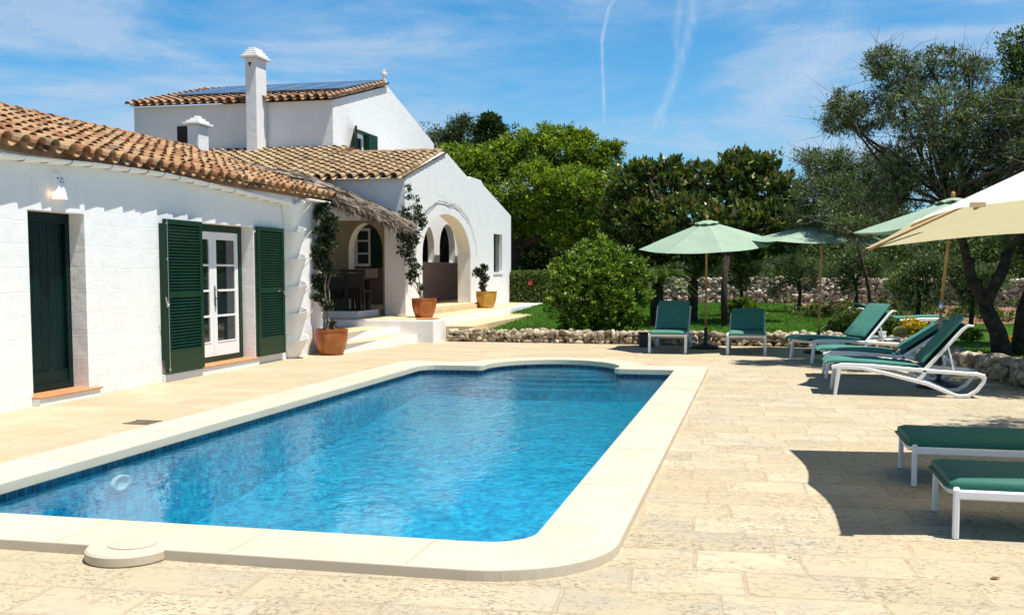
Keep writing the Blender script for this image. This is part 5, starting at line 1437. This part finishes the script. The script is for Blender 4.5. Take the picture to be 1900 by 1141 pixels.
# ================================================================= DINING SET
def dchair(loc, rz, label):
    root = empty('dining_chair', loc, rz, label=label, cat='chair', group='dark dining chairs on the porch')
    m = MB(); m.box(-.22, .22, -.21, .21, .43, .46); m.build('seat', M['darkwood'], root)
    m = MB()
    for x in (-.20, .20): m.bar([(x, -.20, .46), (x, -.26, .95)], .035, .03)
    m.box(-.19, .19, -.255, -.235, .50, .84)
    m.box(-.215, .215, -.262, -.23, .86, .93)
    m.build('backrest', M['darkwood'], root)
    for x in (-.2, .2):
        for y in (-.19, .19):
            m = MB(); m.box(x - .018, x + .018, y - .018, y + .018, 0, .43); m.build('leg', M['darkwood'], root)
    return root
for i, (x, y, rz, lab) in enumerate([(-10.22, 22.42, 0, 'dark dining chair nearest the low wing at the porch table'), (-9.75, 22.40, 0, 'second dark dining chair from the low wing at the porch table'), (-9.22, 22.38, 0, 'dark dining chair in the middle of the near side of the porch table'), (-8.80+.0, 22.42, 0, 'dark dining chair at the near right of the porch table, by the arch'), (-9.3, 23.30, 3.1, 'dark dining chair on the wall side of the porch table')]):
    dchair((x, y, .646), rz, lab)
t_ = empty('dining_table', (-9.5, 22.98, .646), 0, label='long dark dining table under the thatched awning', cat='table')
m = MB(); m.box(-.95, .70, -.28, .24, .70, .74); m.box(-.93, .68, .20, .22, .25, .70); m.build('tabletop', M['darkwood'], t_)
for x in (-.85, .6):
    for y in (-.24, .24): m = MB(); m.box(x - .03, x + .03, y - .03, y + .03, 0, .70); m.build('leg', M['darkwood'], t_)

# ================================================================= SUN LOUNGERS
def cushion_mesh(profile, hw, th, roll=.03):
    """profile: (x,z) line of the underside; builds a soft pad with rounded edges"""
    m = MB(); n = len(profile)
    sec = [(-hw, th * .35), (-hw + roll * .4, th * .05), (-hw + roll * 1.6, 0), (hw - roll * 1.6, 0), (hw - roll * .4, th * .05), (hw, th * .35), (hw, th * .65), (hw - roll * .5, th * .93), (hw - roll * 2.2, th * 1.0), (0, th * 1.06), (-hw + roll * 2.2, th * 1.0), (-hw + roll * .5, th * .93), (-hw, th * .65)]
    k = len(sec); vs = []
    for i, (x, z) in enumerate(profile):
        a = profile[max(0, i - 1)]; b_ = profile[min(n - 1, i + 1)]; d = Vector((b_[0] - a[0], b_[1] - a[1])).normalized(); nn = Vector((-d.y, d.x))
        sc_ = .55 if i in (0, n - 1) else 1
        puff = 1 + .05 * math.sin(i * 2.1)
        for (yv, h) in sec: hh_ = th * .5 + (h - th * .5) * sc_ * puff; vs.append((x + nn.x * hh_, yv * (.985 if i in (0, n - 1) else 1), z + nn.y * hh_))
    fs = [(i * k + j_, i * k + (j_ + 1) % k, (i + 1) * k + (j_ + 1) % k, (i + 1) * k + j_) for i in range(n - 1) for j_ in range(k)]
    fs += [tuple(range(k))[::-1], tuple(range((n - 1) * k, n * k))]
    m.add(vs, fs); return m
def lounger(loc, rz, back, label, pad=True, lift=0):
    root = empty('sun_lounger', loc, rz, label=label, cat='sun lounger', group='white resin sun loungers with green pads')
    W_ = .335
    for sg in (-1, 1):
        y = sg * W_
        m = MB()
        m.bar([(.02, y, .345), (.14, y, .372), (.45, y, .372), (.80, y, .348), (1.12, y, .325), (1.50, y, .305), (1.72, y, .293), (1.80, y, .27)], .045, [.04, .06, .05, .05, .05, .045, .045, .05])
        m.bar([(.10, y, .352), (.38, y, .345), (.66, y, .285), (1.15, y, .165), (1.46, y, .035), (1.52, y, .022), (1.62, y, .03), (1.72, y, .10), (1.79, y, .20), (1.80, y, .27)], .05, [.05, .05, .05, .05, .045, .04, .045, .045, .045, .05])
        m.bar([(1.12, y, .33), (1.09, y, .26), (1.03, y, .20)], .045, [.06, .05, .06])
        m.build('side_frame', M['resin'], root, autosmooth=35)
        m = MB(); m.bar([(.11, y, .35), (.09, y, .20), (.065, y, 0)], .052, [.06, .05, .04]); m.build('leg', M['resin'], root, autosmooth=35)
        m = MB(); m.tube([(1.12 + .40 * math.cos(back), y * .93, .34 + .40 * math.sin(back)), (1.46, y * .93, .30)], .011, 7); m.build('backrest_prop', M['metalwhite'], root, smooth=True)
        m = MB(); L = .72
        m.bar([(1.12, y * .95, .335), (1.12 + L * .9 * math.cos(back), y * .95, .335 + L * .9 * math.sin(back)), (1.12 + L * math.cos(back) + .015, y * .95, .335 + L * math.sin(back) - .004), (1.12 + (L + .05) * math.cos(back) + .05, y * .93, .335 + (L + .035) * math.sin(back) - .035)], .04, [.045, .04, .035, .02])
        m.build('backrest_rail', M['resin'], root, autosmooth=35)
    for bx1, bz1, bw in ((.09, .345, .05), (1.78, .262, .05), (1.09, .24, .03)):
        m = MB(); m.bar([(bx1, -W_, bz1), (bx1, W_, bz1)], bw, bw * .9, (0, 0, 1)); m.build('crossbar', M['resin'], root)
    m = MB(); m.add([(.12, -.30, .372), (.12, .30, .372), (1.10, .30, .342), (1.10, -.30, .342)], [(0, 1, 2, 3)])
    c_, s_ = math.cos(back), math.sin(back)
    m.add([(1.12, -.30, .345), (1.12, .30, .345), (1.12 + .72 * c_, .30, .345 + .72 * s_), (1.12 + .72 * c_, -.30, .345 + .72 * s_)], [(0, 1, 2, 3)])
    m.build('sling', M['sling'], root, recalc=False)
    prof = [(-.05, .372), (0, .398), (.18, .405), (.40, .398), (.62, .385), (.84, .372), (1.02, .366)]
    m = cushion_mesh(prof, .31, .046); s1 = m.build('seat_cushion', M['cushion'], root, autosmooth=50)
    pr2 = [(1.10 + .03 * c_ - .02 * s_, .375 + .03 * s_ + .02 * c_)] + [(1.10 + q * c_ - .03 * s_, .375 + q * s_ + .03 * c_ * .4) for q in (.08, .25, .42, .58, .72, .78)]
    m = cushion_mesh(pr2, .31, .046); m.build('back_cushion', M['cushion'], root, autosmooth=50)
    return root
# local +x runs from foot to head
lounger((-1.62, 19.66, 0), R(90), R(44), 'green-padded lounger facing the pool left of the first parasol base')
lounger((-.18, 19.62, 0), R(90), R(30), 'lounger with low backrest facing the pool right of the first parasol base')
c_l = (Vector((.56, 18.92)) + Vector((.94, 18.24))) / 2
lounger((c_l.x - .06, c_l.y - .03, 0), R(29), R(47), 'lounger set at an angle with dappled dark green back beside the second parasol')
lounger((.92, 16.10, 0), R(0), R(35), 'middle lounger of the right-hand row, wholly in parasol shade')
lounger((.90, 13.99, 0), R(0), R(50), 'nearest resin lounger with raised back and sunlit pale edge')
fl = at(1745, 597, 24.5)
lounger((3.9, 24.6, .13), R(190), R(22), 'far lounger glimpsed on the lawn between the parasol pole and the cactus')

def slim_lounger(loc, label):
    root = empty('padded_lounger', loc, 0, label=label, cat='sun lounger', group='slim metal loungers with thick green cushions')
    W_ = .36
    m = MB()
    for sg in (-1, 1): m.bar([(.02, sg * W_, .262), (1.95, sg * W_, .262)], .035, .055, (0, 1, 0))
    m.build('side_rail', M['metalwhite'], root, bevel=.004)
    m = MB(); pts = []
    for i in range(13):
        t_ = i / 12; pts.append((.02, -W_ + 2 * W_ * t_, .29 - .055 * math.sin(math.pi * t_) ** .8))
    m.bar(pts, .035, .032, (1, 0, 0)); m.build('end_rail', M['metalwhite'], root)
    for x in (.02, 1.9):
        for sg in (-1, 1):
            m = MB(); m.bar([(x, sg * W_, .288), (x, sg * W_, 0.004)], .036, .036, (0, 1, 0)); l_ = m.build('leg', M['metalwhite'], root)
            m = MB(); m.box(x - .017, x + .017, sg * W_ - .017, sg * W_ + .017, 0, .006); m.build('foot_cap', M['black'], l_)
    prof = [(-.02, .268), (.04, .262), (.3, .262), (.8, .262), (1.3, .262), (1.85, .262), (1.92, .27)]
    m = cushion_mesh(prof, .35, .095, .05); cu = m.build('cushion', M['slimcushion'], root, autosmooth=60)
    m = MB()
    pp = [(1.9, -.352, .285), (.02, -.352, .285), (-.035, -.30, .30), (-.035, .30, .30), (.02, .352, .285), (1.9, .352, .285)]
    m.tube(pp, .006, 6); m.build('piping', M['slimcushion'], cu, smooth=True)
    return root
slim_lounger((1.10, 8.30, 0), 'slim metal lounger with thick green cushion, the farther of the near pair')
slim_lounger((1.12, 6.78, 0), 'slim metal lounger with thick green cushion, closest to the camera')

# ================================================================= PARASOLS
def parasol(loc, R_, rim, apex, label, tilt=(0, 0), rot=0, base=True, lean=(0, 0), fold=0):
    root = empty('parasol', loc, 0, label=label, cat='parasol', group='sage green round parasols')
    Tm = Matrix.Translation((lean[0], lean[1], 0)) @ Matrix.Translation((0, 0, apex - .2)) @ Matrix.Rotation(tilt[0], 4, 'X') @ Matrix.Rotation(tilt[1], 4, 'Y') @ Matrix.Translation((0, 0, -(apex - .2)))
    m = MB(); rings = 9; sub = 6; n = 8 * sub; vs = []
    for i in range(rings + 1):
        f = .11 + (1 - .11) * i / rings
        for k_ in range(n):
            a = 2 * math.pi * k_ / n + rot; t_ = (k_ % sub) / sub
            # straight chord between ribs with a light sag inward
            ra = math.cos(math.pi / 8) / math.cos((t_ - .5) * math.pi / 4)
            sag = math.sin(math.pi * t_)
            r__ = R_ * f * (ra - .030 * sag * f)
            z = apex - (apex - rim) * (f ** 1.04) - .035 * sag * f * (1 - .3 * f)
            vs.append(Tm @ Vector((r__ * math.cos(a), r__ * math.sin(a), z)))
    m.add(vs, [(i * n + k_, i * n + (k_ + 1) % n, (i + 1) * n + (k_ + 1) % n, (i + 1) * n + k_) for i in range(rings) for k_ in range(n)])
    cn = m.build('canopy', M['canopy'], root, recalc=False, autosmooth=12)
    m = MB(); vs = []
    for i, (f, dz) in enumerate(((.0, .065), (.06, .055), (.12, .03), (.17, -.0))):
        for k_ in range(32):
            a = 2 * math.pi * k_ / 32 + rot; wv_ = .022 * abs(math.sin(4 * (a - rot))) if i == 3 else 0
            vs.append(Tm @ Vector((R_ * f * math.cos(a), R_ * f * math.sin(a), apex - (apex - rim) * .10 + dz + wv_)))
    m.add(vs, [(i * 32 + k_, i * 32 + (k_ + 1) % 32, (i + 1) * 32 + (k_ + 1) % 32, (i + 1) * 32 + k_) for i in range(3) for k_ in range(32)])
    m.build('vent_cap', M['canopy'], cn, recalc=False)
    jt = 1.06
    m = MB(); m.tube([(0, 0, .30), (0, 0, jt)], .021, 12); m.build('lower_pole', M['wood'], root, smooth=True)
    m = MB(); m.tube([(0, 0, jt), Tm @ Vector((0, 0, apex))], .021, 12); m.build('upper_pole', M['wood'], root, smooth=True)
    m = MB(); m.tube([(0, 0, jt - .05), (0, 0, jt + .09)], .0245, 12); m.build('pole_joint', M['steel'], root, smooth=True)
    m = MB(); tp_ = Tm @ Vector((0, 0, apex + .02)); m.tube([tp_, tp_ + Vector((0, 0, .03)), tp_ + Vector((0, 0, .07)), tp_ + Vector((0, 0, .09))], [.012, .03, .028, .006], 10); m.build('finial', M['wood'], root, smooth=True)
    for k_ in range(8):
        a = 2 * math.pi * k_ / 8 + rot; m = MB()
        m.bar([Tm @ Vector((.03 * math.cos(a), .03 * math.sin(a), apex - .05)), Tm @ Vector((R_ * .98 * math.cos(a), R_ * .98 * math.sin(a), rim - .018))], .012, .022, (0, 0, 1))
        m.bar([Tm @ Vector((.03 * math.cos(a), .03 * math.sin(a), apex - .30)), Tm @ Vector((R_ * .5 * math.cos(a), R_ * .5 * math.sin(a), apex - (apex - rim) * .5 - .02))], .012, .02, (0, 0, 1))
        m.build('rib', M['wood'], root)
    if base:
        m = MB(); m.lathe([(0, 0), (.27, 0), (.28, .02), (.26, .05), (.12, .08), (.05, .10), (.032, .12), (.032, .40), (.036, .42), (.0, .42)], 32); m.build('base', M['black'], root, autosmooth=40)
    return root
parasol((-.99, 21.2, 0), 1.34, 2.04, 2.50, 'green parasol farthest left between the two pool-facing loungers', tilt=(R(7.5), R(-2)), rot=R(14), lean=(.03, -.50))
parasol((1.14, 20.55, 0), 1.36, 2.08, 2.44, 'green parasol partly covered by olive branches, second from the left', tilt=(R(2), R(2)), rot=R(8), lean=(.02, -.1))
parasol((2.36, 14.78, 0), 1.30, 2.11, 2.47, 'green parasol over the right-hand lounger row, half behind the cream one', tilt=(R(0), R(-3)), rot=R(10), lean=(.12, 0))

# cream square parasol
sq = empty('square_parasol', (2.65, 7.75, 0), 0, label='large cream square parasol filling the right edge', cat='parasol')
co_ = [Vector((.86, 9.18, 1.73)), Vector((4.15, 9.75, 1.90)), Vector((4.35, 6.55, 2.06)), Vector((1.13, 6.20, 1.90))]
ap = Vector((2.66, 7.85, 2.68))
m = MB(); rings = 10; sub = 12; vs = []; n = 4 * sub
for i in range(rings + 1):
    f = i / rings
    for k_ in range(n):
        e_ = k_ // sub; t_ = (k_ % sub) / sub
        a_, b_ = co_[e_], co_[(e_ + 1) % 4]
        edge = a_.lerp(b_, t_); half = abs(math.sin(2 * math.pi * t_))
        mid_in = (ap - edge); mid_in.z = 0; mid_in.normalize()
        edge = edge + mid_in * (.075 * half) + Vector((0, 0, .05 * math.sin(math.pi * t_) + .02 * half))
        p_ = ap.lerp(edge, f)
        sagf = (half * .6 + .4 * math.sin(math.pi * t_)) * math.sin(math.pi * f) * .035
        p_.z -= sagf * .8
        vs.append(p_ - sq.location)
m.add(vs, [(i * n + k_, i * n + (k_ + 1) % n, (i + 1) * n + (k_ + 1) % n, (i + 1) * n + k_) for i in range(rings) for k_ in range(n)])
cn = m.build('canopy', M['canopycream'], sq, recalc=False, autosmooth=20)
m = MB(); m.tube([(0, 0, .12), (0, .05, 2.62)], .026, 12); m.build('pole', M['wood'], sq, smooth=True)
for k_ in range(4):
    for t_ in (0, .5):
        e_ = co_[k_].lerp(co_[(k_ + 1) % 4], t_) + Vector((0, 0, -.012 + .05 * math.sin(math.pi * t_)))
        m = MB(); m.bar([ap - sq.location + Vector((0, 0, -.06)), ap.lerp(e_, .5) - sq.location + Vector((0, 0, -.045)), ap.lerp(e_, .985) - sq.location + Vector((0, 0, -.012))], .014, .022, (0, 0, 1)); m.build('rib', M['wood'], sq)
m = MB(); a_ = co_[3] - sq.location; m.box(a_.x - .005, a_.x + .07, a_.y - .02, a_.y + .02, a_.z - .005, a_.z + .02); m.build('corner_pocket', M['cream'], cn)
m = MB(); a_ = co_[0] - sq.location
m.add([a_ + Vector((.03, -.035, -.004)), a_ + Vector((.36, -.37, .115)), a_ + Vector((.42, -.33, .125)), a_ + Vector((.05, .0, -.008))], [(0, 1, 2, 3)]); m.build('rib_shadow_strip', M['black'], cn, recalc=False)  # flat dark strip painted in as the rib's hem shadow
m = MB(); m.lathe([(0, 0), (.36, 0), (.36, .07), (.06, .10), (.04, .40), (0, .40)], 32); m.build('base', M['black'], sq, autosmooth=40)

# ---- side table, pots and cactus behind the row
tb = at(1640, 628, 20.2)
sd_ = empty('side_table', (tb.x, 20.2, 0), 0, label='low round grey side table between the angled and middle loungers', cat='side table')
m = MB(); m.lathe([(0, .30), (.30, .30), (.31, .315), (.30, .33), (0, .33)], 28); m.build('tabletop', M['steel'], sd_, autosmooth=40)
for k_ in range(3):
    m = MB(); a = 2.1 * k_; m.tube([(.05 * math.cos(a), .05 * math.sin(a), .30), (.24 * math.cos(a), .24 * math.sin(a), 0)], .012, 6); m.build('leg', M['steel'], sd_)
wp = empty('ashtray_pot', (tb.x - .03, 20.2, .331), 0, label='small white pot standing on the round side table', cat='pot')
m = MB(); m.lathe([(0, 0), (.055, 0), (.07, .10), (.075, .11), (.065, .11), (.055, .02), (0, .02)], 20); m.build('bowl', M['smoothwhite'], wp, smooth=True)
m = MB(); m.lathe([(0, .08), (.063, .085)], 16); m.build('filling', M['soil'], wp)
ca = at(1670, 612, 21.8)
cc_ = empty('barrel_cactus', (ca.x, 21.8, .15), 0, label='round yellow-spined barrel cactus in a brown bowl on the stone edge', cat='cactus')
m = MB(); m.lathe([(0, 0), (.10, 0), (.16, .05), (.17, .13), (.155, .14), (.14, .10), (0, .10)], 24); m.build('bowl', M['terra'], cc_, smooth=True)
m = MB(); vs = []; nr = 48
for i in range(11):
    ph = -math.pi / 2 + math.pi * i / 10
    for k_ in range(nr):
        a = 2 * math.pi * k_ / nr; r__ = .135 * math.cos(ph) * (1 + .09 * (1 if k_ % 2 else -1)); vs.append((r__ * math.cos(a), r__ * math.sin(a), .20 + .115 * math.sin(ph)))
m.add(vs, [(i * nr + k_, i * nr + (k_ + 1) % nr, (i + 1) * nr + (k_ + 1) % nr, (i + 1) * nr + k_) for i in range(10) for k_ in range(nr)])
m.build('cactus_body', simple('cactus_skin', (.28, .30, .05), .7, .2, 20, c2=(.55, .48, .14)), cc_)
# black cloth / box by the first lounger and a dark rounded stone by the trunk
bx_ = at(1200, 632, 21.5)
m = MB(); m.box(bx_.x - .14, bx_.x + .14, 21.35, 21.62, 0, .26); m.box(bx_.x - .155, bx_.x + .155, 21.335, 21.635, .261, .29)
tag(m.build('storage_box', M['black'], bevel=.012), 'small black lidded box behind the left pool-facing lounger', 'box')

# fallen leaf, litter along the coping
def leaf_on_ground(x, y, s, rz, mat_, lab, grp=None):
    m = MB(); m.add([(-s, 0, .004), (-s * .3, s * .38, .012), (s * .4, s * .32, .010), (s, 0, .006), (s * .4, -s * .34, .014), (-s * .3, -s * .36, .010), (0, 0, .003)], [(0, 1, 6), (1, 2, 6), (2, 3, 6), (3, 4, 6), (4, 5, 6), (5, 0, 6)])
    o = m.build('fallen_leaf', mat_, recalc=False, loc=(x, y, .002)); o.rotation_euler[2] = rz
    return tag(o, lab, 'leaf', grp)
brown = simple('dry_leaf', (.20, .10, .03), .7, .3, 30)
leaf_on_ground(1.19, 5.61, .032, .4, brown, 'single curled brown leaf on the paving at bottom right')
LN = 420
ly = rng.uniform(6.3, 16, LN); lx_ = -.70 + np.abs(rng.normal(0, .12, LN)) + .02; s_ = rng.uniform(.008, .026, LN); an = rng.uniform(0, 3.14, LN)
k = rng.random(LN) < .5 + .5 * np.sin(ly * 2.5); ly, lx_, s_, an = ly[k], lx_[k], s_[k], an[k]
dv = np.stack([np.cos(an) * s_, np.sin(an) * s_, np.zeros(len(s_))], 1); pv_ = np.stack([-np.sin(an), np.cos(an), np.zeros(len(s_))], 1) * .0028
c0 = np.stack([lx_, ly, np.full(len(s_), .004)], 1); up_ = np.array([0, 0, .004])
V = np.stack([c0 - dv, c0 + pv_ + up_, c0 + dv, c0 - pv_ + up_], 1).reshape(-1, 3)
tag(fast_mesh('leaf_litter', V, np.arange(len(V)).reshape(-1, 4), brown, None, None, 4), 'dry bits of leaf litter along the right coping edge', None, None, 'stuff')
